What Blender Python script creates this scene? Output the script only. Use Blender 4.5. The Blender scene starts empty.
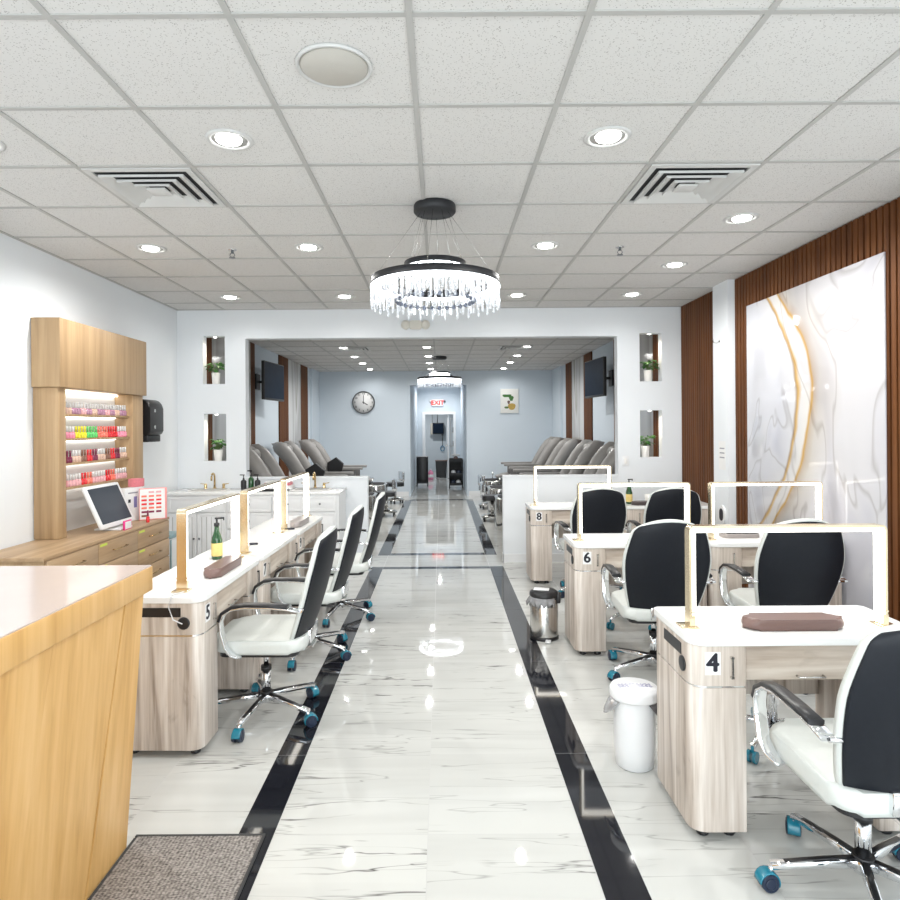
import bpy, bmesh, math, random
from mathutils import Vector, Matrix
random.seed(7)
PI = math.pi
scn = bpy.context.scene
col = scn.collection

# ------------------------------------------------------------------ materials
def newmat(name):
    m = bpy.data.materials.new(name); m.use_nodes = True
    nt = m.node_tree; b = nt.nodes['Principled BSDF']
    return m, nt, b
def N(nt, t, **kw):
    n = nt.nodes.new(t)
    for k, v in kw.items(): setattr(n, k, v)
    return n
def plain(name, c, rough=.5, metal=0, spec=.5, var=.03, scale=9, bump=0, emit=None, es=0, trans=0, coat=0, ior=1.5):
    m, nt, b = newmat(name)
    b.inputs['Roughness'].default_value = rough; b.inputs['Metallic'].default_value = metal
    b.inputs['Specular IOR Level'].default_value = spec
    b.inputs['Transmission Weight'].default_value = trans; b.inputs['IOR'].default_value = ior
    b.inputs['Coat Weight'].default_value = coat
    tc = N(nt, 'ShaderNodeTexCoord'); no = N(nt, 'ShaderNodeTexNoise'); no.inputs['Scale'].default_value = scale
    nt.links.new(tc.outputs['Object'], no.inputs['Vector'])
    r = N(nt, 'ShaderNodeValToRGB'); nt.links.new(no.outputs['Fac'], r.inputs['Fac'])
    r.color_ramp.elements[0].color = tuple(max(0, x*(1-var)) for x in c)+(1,)
    r.color_ramp.elements[1].color = tuple(min(1, x*(1+var)) for x in c)+(1,)
    nt.links.new(r.outputs['Color'], b.inputs['Base Color'])
    if bump:
        bp = N(nt, 'ShaderNodeBump'); bp.inputs['Strength'].default_value = bump; bp.inputs['Distance'].default_value = .002
        nt.links.new(no.outputs['Fac'], bp.inputs['Height']); nt.links.new(bp.outputs['Normal'], b.inputs['Normal'])
    if emit:
        b.inputs['Emission Color'].default_value = emit+(1,); b.inputs['Emission Strength'].default_value = es
    return m
def wood(name, cols, axis='z', stretch=.06, scale=14, rough=.4, knots=.0, spec=.4):
    m, nt, b = newmat(name)
    b.inputs['Roughness'].default_value = rough; b.inputs['Specular IOR Level'].default_value = spec
    tc = N(nt, 'ShaderNodeTexCoord'); mp = N(nt, 'ShaderNodeMapping')
    s = [1, 1, 1]; s['xyz'.index(axis)] = stretch; mp.inputs['Scale'].default_value = s
    nt.links.new(tc.outputs['Object'], mp.inputs['Vector'])
    n1 = N(nt, 'ShaderNodeTexNoise'); n1.inputs['Scale'].default_value = scale; n1.inputs['Detail'].default_value = 7; n1.inputs['Distortion'].default_value = .6
    n2 = N(nt, 'ShaderNodeTexNoise'); n2.inputs['Scale'].default_value = scale*5; n2.inputs['Detail'].default_value = 3
    nt.links.new(mp.outputs['Vector'], n1.inputs['Vector']); nt.links.new(mp.outputs['Vector'], n2.inputs['Vector'])
    mx = N(nt, 'ShaderNodeMath', operation='MULTIPLY_ADD'); mx.inputs[1].default_value = .28
    nt.links.new(n2.outputs['Fac'], mx.inputs[0]); nt.links.new(n1.outputs['Fac'], mx.inputs[2])
    r = N(nt, 'ShaderNodeValToRGB'); nt.links.new(mx.outputs[0], r.inputs['Fac'])
    e = r.color_ramp.elements; e[0].position = .42; e[1].position = .86
    e[0].color = cols[0]+(1,); e[1].color = cols[-1]+(1,)
    for i, c in enumerate(cols[1:-1]):
        q = e.new(.42+.44*(i+1)/(len(cols)-1)); q.color = c+(1,)
    out = r.outputs['Color']
    if knots:
        mk = N(nt, 'ShaderNodeMapping'); sk = [1, 1, 1]; sk['xyz'.index(axis)] = .35; mk.inputs['Scale'].default_value = sk
        nt.links.new(tc.outputs['Object'], mk.inputs['Vector'])
        n3 = N(nt, 'ShaderNodeTexNoise'); n3.inputs['Scale'].default_value = 5; n3.inputs['Detail'].default_value = 6; n3.inputs['Distortion'].default_value = 1.5
        nt.links.new(mk.outputs['Vector'], n3.inputs['Vector'])
        rk = N(nt, 'ShaderNodeValToRGB'); rk.color_ramp.elements[0].position = .62; rk.color_ramp.elements[1].position = .74
        rk.color_ramp.elements[0].color = (0, 0, 0, 1); rk.color_ramp.elements[1].color = (knots,)*3+(1,)
        nt.links.new(n3.outputs['Fac'], rk.inputs['Fac'])
        mi = N(nt, 'ShaderNodeMix', data_type='RGBA'); mi.inputs['B'].default_value = (.16, .12, .09, 1)
        nt.links.new(rk.outputs['Color'], mi.inputs['Factor']); nt.links.new(out, mi.inputs['A']); out = mi.outputs['Result']
    nt.links.new(out, b.inputs['Base Color'])
    return m

def floor_mat():
    m, nt, b = newmat('polished_marble_tile')
    L = nt.links.new
    b.inputs['Roughness'].default_value = .03; b.inputs['Specular IOR Level'].default_value = .55
    tc = N(nt, 'ShaderNodeTexCoord')
    sx = N(nt, 'ShaderNodeSeparateXYZ'); L(tc.outputs['Object'], sx.inputs[0])
    def M(op, a, bb=None, c=None):
        n = N(nt, 'ShaderNodeMath', operation=op)
        for i, v in enumerate((a, bb, c)):
            if v is None: continue
            if isinstance(v, (int, float)): n.inputs[i].default_value = v
            else: L(v, n.inputs[i])
        return n.outputs[0]
    T = .606
    u = M('DIVIDE', M('ADD', sx.outputs['X'], .0625+T*20), T)
    v = M('DIVIDE', M('ADD', sx.outputs['Y'], -3.08+T*20), T)
    fu, fv = M('FLOOR', u), M('FLOOR', v)
    ru, rv = M('FRACT', u), M('FRACT', v)
    cb = N(nt, 'ShaderNodeCombineXYZ'); L(fu, cb.inputs[0]); L(fv, cb.inputs[1])
    wn = N(nt, 'ShaderNodeTexWhiteNoise', noise_dimensions='2D'); L(cb.outputs[0], wn.inputs['Vector'])
    # slightly crooked direction of veining, with a different offset on every tile
    vs = N(nt, 'ShaderNodeVectorMath', operation='SCALE'); L(wn.outputs['Color'], vs.inputs[0]); vs.inputs['Scale'].default_value = 23
    va = N(nt, 'ShaderNodeVectorMath', operation='ADD'); L(tc.outputs['Object'], va.inputs[0]); L(vs.outputs[0], va.inputs[1])
    mp = N(nt, 'ShaderNodeMapping'); mp.inputs['Scale'].default_value = (.30, 3.2, 1); mp.inputs['Rotation'].default_value = (0, 0, .07)
    L(va.outputs[0], mp.inputs['Vector'])
    def vein(scale, width, det, dist, str_):
        n = N(nt, 'ShaderNodeTexNoise'); n.inputs['Scale'].default_value = scale; n.inputs['Detail'].default_value = det; n.inputs['Distortion'].default_value = dist
        n.inputs['Roughness'].default_value = .55
        L(mp.outputs[0], n.inputs['Vector'])
        a = M('ABSOLUTE', M('SUBTRACT', n.outputs['Fac'], .5))
        return M('MULTIPLY', M('SUBTRACT', 1.0, M('MINIMUM', M('DIVIDE', a, width), 1.0)), str_)
    n0 = N(nt, 'ShaderNodeTexNoise'); n0.inputs['Scale'].default_value = 1.7; n0.inputs['Detail'].default_value = 3
    L(va.outputs[0], n0.inputs['Vector'])
    mask = N(nt, 'ShaderNodeMapRange'); mask.inputs['From Min'].default_value = .47; mask.inputs['From Max'].default_value = .62; L(n0.outputs['Fac'], mask.inputs['Value'])
    v1 = M('MULTIPLY', vein(1.3, .0075, 5, .4, 1.0), mask.outputs[0])
    v2 = vein(1.9, .0062, 3.5, .2, .38)
    v3 = vein(.9, .10, 3, .4, .10)
    vv = M('MINIMUM', M('ADD', M('ADD', v1, v2), v3), 1.0)
    mi = N(nt, 'ShaderNodeMix', data_type='RGBA'); mi.inputs['A'].default_value = (.61, .615, .592, 1); mi.inputs['B'].default_value = (.13, .125, .12, 1)
    L(vv, mi.inputs['Factor'])
    du = M('MINIMUM', ru, M('SUBTRACT', 1.0, ru)); dv = M('MINIMUM', rv, M('SUBTRACT', 1.0, rv))
    j = M('LESS_THAN', M('MINIMUM', du, dv), .0026)
    m2 = N(nt, 'ShaderNodeMix', data_type='RGBA'); m2.inputs['B'].default_value = (.47, .47, .46, 1)
    L(j, m2.inputs['Factor']); L(mi.outputs['Result'], m2.inputs['A'])
    L(m2.outputs['Result'], b.inputs['Base Color'])
    L(M('MULTIPLY_ADD', j, .3, .03), b.inputs['Roughness'])
    return m

def wall_marble(name, gold=1.0, seed=0, grey=.0):
    m, nt, b = newmat(name); L = nt.links.new
    b.inputs['Roughness'].default_value = .08
    tc = N(nt, 'ShaderNodeTexCoord'); mp = N(nt, 'ShaderNodeMapping')
    mp.inputs['Location'].default_value = (seed, seed*1.7, seed*.6); mp.inputs['Scale'].default_value = (1, 1.0, .42); mp.inputs['Rotation'].default_value = (.35, 0, 0)
    L(tc.outputs['Object'], mp.inputs['Vector'])
    n = N(nt, 'ShaderNodeTexNoise'); n.inputs['Scale'].default_value = .8; n.inputs['Detail'].default_value = 2.5; n.inputs['Distortion'].default_value = 1.3; n.inputs['Roughness'].default_value = .35
    L(mp.outputs[0], n.inputs['Vector'])
    r = N(nt, 'ShaderNodeValToRGB'); L(n.outputs['Fac'], r.inputs['Fac'])
    e = r.color_ramp.elements
    g = grey
    stops = [(.0, (.50-g, .47-g, .46-g)), (.34, (.62-g, .61-g, .64-g)), (.42, (.74-g, .745-g, .77-g)), (.478, (.76-g, .76-g, .77-g)),
             (.488, (.62, .46, .20) if gold else (.34, .33, .34)), (.495, (.46, .37, .28) if gold else (.42, .41, .41)), (.502, (.80-g, .80-g, .80-g)), (.58, (.72-g, .73-g, .76-g)), (.66, (.60-g, .60-g, .63-g)), (1, (.75-g, .75-g, .77-g))]
    if not gold:
        stops = [(0, (.48, .47, .46)), (.36, (.60, .60, .60)), (.44, (.40, .39, .375)), (.48, (.56, .555, .545)), (.50, (.33, .31, .28)), (.53, (.58, .57, .555)), (.60, (.66, .66, .66)), (1, (.55, .55, .55))]
        mp.inputs['Scale'].default_value = (1, 1.6, .22); n.inputs['Distortion'].default_value = .5
    e[0].position = 0; e[0].color = stops[0][1]+(1,); e[1].position = 1; e[1].color = stops[-1][1]+(1,)
    for p, c in stops[1:-1]:
        q = e.new(p); q.color = c+(1,)
    L(r.outputs['Color'], b.inputs['Base Color'])
    return m

def feature_marble():
    """white marble slab crossed by one sweeping gold and taupe band"""
    m, nt, b = newmat('gold_banded_marble'); L = nt.links.new
    b.inputs['Roughness'].default_value = .07
    tc = N(nt, 'ShaderNodeTexCoord'); sx = N(nt, 'ShaderNodeSeparateXYZ'); L(tc.outputs['Object'], sx.inputs[0])
    def M(op, a, bb=None, c=None):
        n = N(nt, 'ShaderNodeMath', operation=op)
        for i, v in enumerate((a, bb, c)):
            if v is None: continue
            if isinstance(v, (int, float)): n.inputs[i].default_value = v
            else: L(v, n.inputs[i])
        return n.outputs[0]
    mp = N(nt, 'ShaderNodeMapping'); mp.inputs['Scale'].default_value = (1, 1, .6); L(tc.outputs['Object'], mp.inputs['Vector'])
    n1 = N(nt, 'ShaderNodeTexNoise'); n1.inputs['Scale'].default_value = 1.6; n1.inputs['Detail'].default_value = 3; L(mp.outputs[0], n1.inputs['Vector'])
    n2 = N(nt, 'ShaderNodeTexNoise'); n2.inputs['Scale'].default_value = 1.1; n2.inputs['Detail'].default_value = 2; n2.inputs['Distortion'].default_value = 1.5; L(mp.outputs[0], n2.inputs['Vector'])
    dz = M('SUBTRACT', sx.outputs['Z'], 1.72)
    yc = M('MULTIPLY_ADD', M('MULTIPLY', dz, dz), .58, .10)
    d = M('ADD', M('SUBTRACT', sx.outputs['Y'], yc), M('MULTIPLY', M('SUBTRACT', n1.outputs['Fac'], .5), .30))
    t = M('MULTIPLY_ADD', d, .5, .6)
    r = N(nt, 'ShaderNodeValToRGB'); L(t, r.inputs['Fac']); e = r.color_ramp.elements
    e[0].position = 0; e[0].color = (.56, .555, .58, 1); e[1].position = 1; e[1].color = (.60, .605, .65, 1)
    for p, c in ((.30, (.60, .59, .61)), (.43, (.54, .51, .48)), (.475, (.47, .39, .31)), (.49, (.52, .30, .06)), (.503, (.66, .64, .62)), (.555, (.62, .61, .61)), (.575, (.55, .34, .09)), (.583, (.36, .26, .17)), (.595, (.60, .60, .62)), (.70, (.57, .575, .62))):
        q = e.new(p); q.color = c+(1,)
    r2 = N(nt, 'ShaderNodeValToRGB'); L(n2.outputs['Fac'], r2.inputs['Fac']); f = r2.color_ramp.elements
    f[0].position = .38; f[0].color = (.86, .86, .90, 1); f[1].position = .56; f[1].color = (1, 1, 1, 1)
    for p, c in ((.47, (.97, .97, .98)), (.488, (.74, .72, .71)), (.50, (.98, .98, .98))):
        q = f.new(p); q.color = c+(1,)
    mi = N(nt, 'ShaderNodeMix', data_type='RGBA', blend_type='MULTIPLY'); mi.inputs['Factor'].default_value = 1
    L(r.outputs['Color'], mi.inputs['A']); L(r2.outputs['Color'], mi.inputs['B']); L(mi.outputs['Result'], b.inputs['Base Color'])
    return m
def ceil_mat():
    m, nt, b = newmat('fissured_ceiling_tile'); L = nt.links.new
    b.inputs['Roughness'].default_value = .95; b.inputs['Specular IOR Level'].default_value = .1
    tc = N(nt, 'ShaderNodeTexCoord')
    vo = N(nt, 'ShaderNodeTexVoronoi'); vo.inputs['Scale'].default_value = 105; L(tc.outputs['Object'], vo.inputs['Vector'])
    no = N(nt, 'ShaderNodeTexNoise'); no.inputs['Scale'].default_value = 40; no.inputs['Detail'].default_value = 3; L(tc.outputs['Object'], no.inputs['Vector'])
    md = N(nt, 'ShaderNodeMath', operation='MULTIPLY_ADD'); L(no.outputs['Fac'], md.inputs[0]); md.inputs[1].default_value = -.42
    L(vo.outputs['Distance'], md.inputs[2])
    r = N(nt, 'ShaderNodeValToRGB'); r.color_ramp.elements[0].position = -.0; r.color_ramp.elements[1].position = .035
    r.color_ramp.elements[0].color = (.40, .385, .37, 1); r.color_ramp.elements[1].color = (.66, .65, .635, 1)
    L(md.outputs[0], r.inputs['Fac']); L(r.outputs['Color'], b.inputs['Base Color'])
    return m

def mat_weave():
    m, nt, b = newmat('grey_ribbed_mat'); L = nt.links.new
    b.inputs['Roughness'].default_value = 1; b.inputs['Specular IOR Level'].default_value = .1
    tc = N(nt, 'ShaderNodeTexCoord')
    mp = N(nt, 'ShaderNodeMapping'); mp.inputs['Scale'].default_value = (1, 2.4, 1); L(tc.outputs['Object'], mp.inputs['Vector'])
    n = N(nt, 'ShaderNodeTexNoise'); n.inputs['Scale'].default_value = 85; n.inputs['Detail'].default_value = 4; L(mp.outputs[0], n.inputs['Vector'])
    w = N(nt, 'ShaderNodeTexWave'); w.inputs['Scale'].default_value = 22; w.inputs['Distortion'].default_value = 3; L(tc.outputs['Object'], w.inputs['Vector'])
    ad = N(nt, 'ShaderNodeMath', operation='MULTIPLY_ADD'); L(w.outputs['Fac'], ad.inputs[0]); ad.inputs[1].default_value = .12; L(n.outputs['Fac'], ad.inputs[2])
    r = N(nt, 'ShaderNodeValToRGB'); r.color_ramp.elements[0].position = .38; r.color_ramp.elements[1].position = .72
    r.color_ramp.elements[0].color = (.10, .09, .085, 1); r.color_ramp.elements[1].color = (.40, .37, .345, 1)
    L(ad.outputs[0], r.inputs['Fac']); L(r.outputs['Color'], b.inputs['Base Color'])
    bp = N(nt, 'ShaderNodeBump'); bp.inputs['Strength'].default_value = .6; bp.inputs['Distance'].default_value = .004; L(ad.outputs[0], bp.inputs['Height']); L(bp.outputs['Normal'], b.inputs['Normal'])
    return m

MT = {}
MT['floor'] = floor_mat()
MT['ceil'] = ceil_mat()
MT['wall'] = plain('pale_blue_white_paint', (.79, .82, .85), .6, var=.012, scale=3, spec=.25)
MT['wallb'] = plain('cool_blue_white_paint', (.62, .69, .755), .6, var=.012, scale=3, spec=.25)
MT['white'] = plain('white_satin_paint', (.80, .81, .82), .35, var=.01)
MT['grid'] = plain('ceiling_grid_metal', (.43, .425, .41), .55, var=.02)
MT['black_tile'] = plain('black_granite', (.012, .013, .018), .05, var=.6, scale=60, spec=.5)
MT['desk'] = wood('greige_wood', [(.27, .215, .175), (.50, .425, .365), (.65, .58, .52), (.80, .745, .69)], 'z', .05, 17, .35, knots=.8)
MT['deskx'] = wood('greige_wood_horizontal', [(.30, .235, .19), (.48, .40, .335), (.60, .52, .45), (.70, .63, .56)], 'x', .07, 13, .35, knots=.5)
MT['oak'] = wood('golden_oak', [(.57, .315, .10), (.68, .405, .15), (.75, .475, .205)], 'z', .03, 16, .35)
MT['oakd'] = wood('natural_oak', [(.34, .22, .115), (.43, .29, .16), (.50, .35, .20)], 'z', .04, 16, .4)
MT['oaky'] = wood('natural_oak_drawer', [(.33, .215, .12), (.42, .285, .165), (.49, .34, .205)], 'y', .06, 16, .4)
MT['slat'] = wood('walnut_slat', [(.075, .025, .007), (.12, .042, .012), (.16, .06, .018)], 'z', .03, 18, .55, spec=.2)
MT['slatback'] = plain('black_felt', (.02, .012, .009), .95)
MT['quartz'] = plain('white_quartz', (.86, .86, .855), .12, var=.015)
MT['leather'] = plain('white_leather', (.66, .685, .66), .38, var=.03, bump=.2, scale=60)
MT['backpanel'] = plain('black_chair_shell', (.006, .008, .013), .48, var=.2, scale=60, spec=.3)
MT['chrome'] = plain('polished_chrome', (.80, .81, .83), .07, 1, var=.01)
MT['steel'] = plain('brushed_steel', (.62, .61, .59), .24, 1, var=.05)
MT['black'] = plain('black_plastic', (.014, .014, .016), .35, var=.1)
MT['blackm'] = plain('matte_black_metal', (.012, .013, .016), .5, var=.1)
MT['teal'] = plain('teal_caster_plastic', (.01, .20, .29), .22, var=.1, coat=.5)
MT['navy'] = plain('dark_blue_caster_wheel', (.012, .022, .05), .35, var=.1)
MT['gold'] = plain('champagne_gold_metal', (.86, .72, .50), .2, .9, var=.03)
MT['brass'] = plain('brushed_brass', (.60, .44, .22), .25, 1, var=.04)
MT['led'] = plain('led_strip', (.95, .94, .9), .4, emit=(1, .955, .86), es=5)
MT['ledring'] = plain('led_ring', (.95, .95, .95), .4, emit=(.93, .97, 1), es=14)
MT['lens'] = plain('downlight_lens', (.95, .95, .95), .3, emit=(1, .99, .96), es=14)
MT['crystal'] = plain('glowing_clear_crystal', (.95, .97, 1), .03, trans=.85, emit=(.92, .96, 1), es=.10, ior=1.5, var=.01)  # faint emission put into the crystal for light caught from the LED rings
MT['crystald'] = plain('faceted_smoked_crystal', (.22, .25, .32), .05, trans=.5, ior=1.5)
MT['brown'] = plain('mauve_brown_leather', (.16, .095, .082), .3, var=.05)
MT['darkc'] = plain('dark_taupe_leather', (.06, .045, .045), .35, var=.05)
MT['greyc'] = plain('grey_taupe_leather', (.30, .27, .26), .35, var=.05)
MT['gglass'] = plain('green_bottle_glass', (.012, .07, .018), .07, var=.1, coat=.5)
MT['labely'] = plain('cream_yellow_label', (.72, .55, .20), .6, var=.10, scale=70)
MT['pot'] = plain('white_ceramic', (.82, .81, .78), .3)
MT['leaf'] = plain('glossy_green_leaf', (.045, .17, .03), .4, var=.45, scale=25)
MT['stem'] = plain('green_stem', (.10, .18, .05), .5)
MT['soil'] = plain('dark_soil', (.03, .02, .015), .95, var=.4, scale=80)
MT['screen'] = plain('dark_blue_screen', (.012, .022, .04), .3, var=.15, scale=4, spec=.2)
MT['tv'] = plain('tv_screen', (.008, .017, .034), .4, var=.2, spec=.05)
MT['paper'] = plain('white_paper', (.82, .82, .82), .7)
MT['ink'] = plain('black_ink', (.01, .01, .02), .6)
MT['greyink'] = plain('grey_ink', (.30, .30, .34), .6)
MT['purple'] = plain('purple_marker', (.22, .20, .42), .6)
MT['pedi'] = plain('grey_massage_leather', (.29, .28, .27), .42, var=.12, scale=7, bump=.1)
MT['pedid'] = plain('dark_grey_upholstery', (.13, .125, .125), .45)
MT['tub'] = plain('silver_mirrored_tub', (.62, .61, .585), .12, .95, var=.06, scale=30)
MT['clockface'] = plain('clock_face', (.90, .90, .90), .5)
MT['clockrim'] = plain('grey_clock_rim', (.10, .11, .12), .35)
MT['red'] = plain('exit_red', (.8, .02, .02), .4, emit=(1, .02, .02), es=.9)
MT['exitface'] = plain('exit_sign_face', (.85, .83, .82), .4, emit=(1, .93, .9), es=.12)
MT['pink'] = plain('salmon_pink_card', (.85, .33, .32), .5)
MT['rose'] = plain('rose_pink_box', (.72, .22, .26), .45, var=.15, scale=40)
MT['magenta'] = plain('magenta_plastic', (.80, .03, .25), .4)
MT['lime'] = plain('lime_sticker', (.55, .68, .08), .6)
MT['speaker'] = plain('beige_speaker_mesh', (.50, .48, .44), .8, var=.08, scale=260)
MT['ivory'] = plain('ivory_plastic', (.66, .64, .58), .45)
MT['bag'] = plain('clear_plastic_liner', (.42, .42, .43), .2, trans=.45, var=.35, scale=40)
MT['bagd'] = plain('grey_plastic_liner', (.11, .105, .11), .3, var=.5, scale=60)
MT['mat'] = mat_weave()
MT['matedge'] = plain('dark_rubber_edging', (.045, .045, .045), .8)
MT['marble_r'] = feature_marble()
MT['marble_b'] = wall_marble('grey_veined_marble', 0, 5.1, .14)
MT['dark'] = plain('dark_void', (.03, .03, .032), .9)
MT['ventw'] = plain('vent_white_enamel', (.58, .58, .57), .5)
MT['canvas'] = plain('white_canvas', (.80, .80, .77), .7)
MT['ochre'] = plain('ochre_paint', (.50, .34, .08), .7, var=.3, scale=40)
MT['cream_top'] = plain('pale_pink_grey_laminate', (.62, .53, .50), .12)
MT['blue'] = plain('blue_plastic', (.05, .25, .45), .4)
MT['pinkjug'] = plain('pink_plastic', (.75, .25, .40), .4)
MT['teal_rack'] = plain('grey_blue_plastic', (.25, .38, .42), .4)
POL = {'red': (.75, .03, .04), 'coral': (.85, .20, .14), 'pink': (.85, .30, .42), 'mauve': (.42, .22, .32), 'yellow': (.80, .72, .04), 'green': (.12, .60, .15), 'nude': (.70, .48, .38), 'plum': (.22, .03, .08), 'brown': (.25, .12, .08), 'rose': (.78, .42, .45)}
for k, c in POL.items(): MT['pol_'+k] = plain('nail_polish_'+k, c, .12, coat=.5, var=.02)

# ------------------------------------------------------------------ mesh builder
class MB:
    def __init__(s): s.bm = bmesh.new(); s.mi = 0
    def _mark(s, vs, smooth=False):
        fs = set()
        for v in vs:
            for f in v.link_faces: fs.add(f)
        for f in fs: f.material_index = s.mi; f.smooth = smooth
        return fs
    def box(s, x0, x1, y0, y1, z0, z1, bev=0, seg=2, rot=None, piv=None):
        r = bmesh.ops.create_cube(s.bm, size=1)['verts']
        cx, cy, cz = (x0+x1)/2, (y0+y1)/2, (z0+z1)/2
        for v in r: v.co = Vector((cx+v.co.x*(x1-x0), cy+v.co.y*(y1-y0), cz+v.co.z*(z1-z0)))
        if bev:
            ed = list({e for v in r for e in v.link_edges})
            o = bmesh.ops.bevel(s.bm, geom=ed, offset=bev, segments=seg, profile=.5, affect='EDGES')
            r = list({v for f in o['faces'] for v in f.verts} | {v for v in r if v.is_valid})
            s._mark(r, True)
        else: s._mark(r)
        if rot is not None:
            p = Vector(piv or (cx, cy, cz))
            for v in r: v.co = rot @ (v.co-p)+p
        return s
    def prism(s, pts, z0, z1, bev=0, smooth=False):
        a = [s.bm.verts.new((x, y, z0)) for x, y in pts]; b = [s.bm.verts.new((x, y, z1)) for x, y in pts]
        n = len(pts); fs = [s.bm.faces.new(list(reversed(a))), s.bm.faces.new(b)]
        for i in range(n):
            f = s.bm.faces.new((a[i], a[(i+1) % n], b[(i+1) % n], b[i])); f.smooth = smooth; fs.append(f)
        for f in fs: f.material_index = s.mi
        if bev:
            ed = [e for f in fs[:2] for e in f.edges]
            o = bmesh.ops.bevel(s.bm, geom=ed, offset=bev, segments=2, profile=.5, affect='EDGES')
            for f in o['faces']: f.material_index = s.mi; f.smooth = smooth
        return s
    def cyl(s, p0, p1, r0, r1=None, seg=20, smooth=True):
        r1 = r0 if r1 is None else r1
        p0, p1 = Vector(p0), Vector(p1); d = p1-p0
        q = d.to_track_quat('Z', 'Y').to_matrix()
        rings = []
        for p, r in ((p0, r0), (p1, r1)):
            rings.append([s.bm.verts.new(p+q @ Vector((r*math.cos(2*PI*i/seg), r*math.sin(2*PI*i/seg), 0))) for i in range(seg)])
        f0 = s.bm.faces.new(list(reversed(rings[0]))); f1 = s.bm.faces.new(rings[1])
        f0.material_index = f1.material_index = s.mi
        for i in range(seg):
            f = s.bm.faces.new((rings[0][i], rings[0][(i+1) % seg], rings[1][(i+1) % seg], rings[1][i])); f.smooth = smooth; f.material_index = s.mi
        return s
    def lathe(s, prof, c=(0, 0, 0), seg=28, cap=True, axis='z'):
        c = Vector(c); rings = []
        R = {'z': Matrix.Identity(3), 'x': Matrix.Rotation(PI/2, 3, 'Y'), 'y': Matrix.Rotation(-PI/2, 3, 'X')}[axis]
        for r, z in prof:
            rings.append([s.bm.verts.new(c+R @ Vector((max(r, 1e-4)*math.cos(2*PI*i/seg), max(r, 1e-4)*math.sin(2*PI*i/seg), z))) for i in range(seg)])
        for a, b in zip(rings, rings[1:]):
            for i in range(seg):
                f = s.bm.faces.new((a[i], a[(i+1) % seg], b[(i+1) % seg], b[i])); f.smooth = True; f.material_index = s.mi
        if cap:
            for f in (s.bm.faces.new(list(reversed(rings[0]))), s.bm.faces.new(rings[-1])): f.material_index = s.mi
        return s
    def tube(s, pts, r, seg=10, closed=False, sx=None, up=None):
        """round tube, or a flat strap when sx (half width along up) is given"""
        pts = [Vector(p) for p in pts]; n = len(pts); rings = []
        for i, p in enumerate(pts):
            a = pts[i-1] if (i > 0 or closed) else p; b = pts[(i+1) % n] if (i < n-1 or closed) else p
            t = (b-a).normalized()
            u = Vector(up) if up else (Vector((0, 0, 1)) if abs(t.z) < .9 else Vector((0, 1, 0)))
            x = (u-t*u.dot(t)).normalized(); y = t.cross(x)
            rr = r[i] if isinstance(r, (list, tuple)) else r
            if sx:
                ring = [p+x*a_*sx+y*b_*rr for a_, b_ in ((-1, -.6), (-.8, -1), (.8, -1), (1, -.6), (1, .6), (.8, 1), (-.8, 1), (-1, .6))]
            else: ring = [p+x*rr*math.cos(2*PI*k/seg)+y*rr*math.sin(2*PI*k/seg) for k in range(seg)]
            rings.append([s.bm.verts.new(q) for q in ring])
        m = len(rings[0])
        for i in range(n if closed else n-1):
            a, b = rings[i], rings[(i+1) % n]
            for k in range(m):
                f = s.bm.faces.new((a[k], a[(k+1) % m], b[(k+1) % m], b[k])); f.smooth = True; f.material_index = s.mi
        if not closed:
            for f in (s.bm.faces.new(list(reversed(rings[0]))), s.bm.faces.new(rings[-1])): f.material_index = s.mi
        return s
    def ball(s, c, rx, ry, rz, seg=16, rot=None):
        r = bmesh.ops.create_uvsphere(s.bm, u_segments=seg, v_segments=max(6, seg//2), radius=1)['verts']
        for v in r:
            q = Vector((v.co.x*rx, v.co.y*ry, v.co.z*rz))
            if rot is not None: q = rot @ q
            v.co = q+Vector(c)
        s._mark(r, True); return s
    def grid_shell(s, F, B, nu, nv):
        """closed shell between front surface F(i,j) and back surface B(i,j)"""
        f = [[s.bm.verts.new(F(i, j)) for i in range(nu)] for j in range(nv)]
        b = [[s.bm.verts.new(B(i, j)) for i in range(nu)] for j in range(nv)]
        def q(*v):
            try: fc = s.bm.faces.new(v); fc.smooth = True; fc.material_index = s.mi
            except ValueError: pass
        for j in range(nv-1):
            for i in range(nu-1):
                q(f[j][i], f[j][i+1], f[j+1][i+1], f[j+1][i]); q(b[j][i], b[j+1][i], b[j+1][i+1], b[j][i+1])
            q(f[j][0], f[j+1][0], b[j+1][0], b[j][0]); q(f[j][-1], b[j][-1], b[j+1][-1], f[j+1][-1])
        for i in range(nu-1):
            q(f[0][i], b[0][i], b[0][i+1], f[0][i+1]); q(f[-1][i], f[-1][i+1], b[-1][i+1], b[-1][i])
        return s
    def mesh(s, name):
        bmesh.ops.recalc_face_normals(s.bm, faces=s.bm.faces[:])
        me = bpy.data.meshes.new(name); s.bm.to_mesh(me); s.bm.free(); return me
    def build(s, name, m, parent=None, loc=None, rotz=0, sub=0, label=None):
        me = s.mesh(name)
        for x in (m if isinstance(m, (list, tuple)) else [m]): me.materials.append(MT[x])
        o = bpy.data.objects.new(name, me); col.objects.link(o)
        if parent is not None: o.parent = parent
        if loc: o.location = loc
        o.rotation_euler.z = rotz
        if label: o['label'] = label
        if sub:
            md = o.modifiers.new('sub', 'SUBSURF'); md.levels = sub; md.render_levels = sub
        return o
def tag(o, label, cat, group=None, kind=None):
    o['label'] = label; o['category'] = cat
    if group: o['group'] = group
    if kind: o['kind'] = kind
    return o
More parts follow.
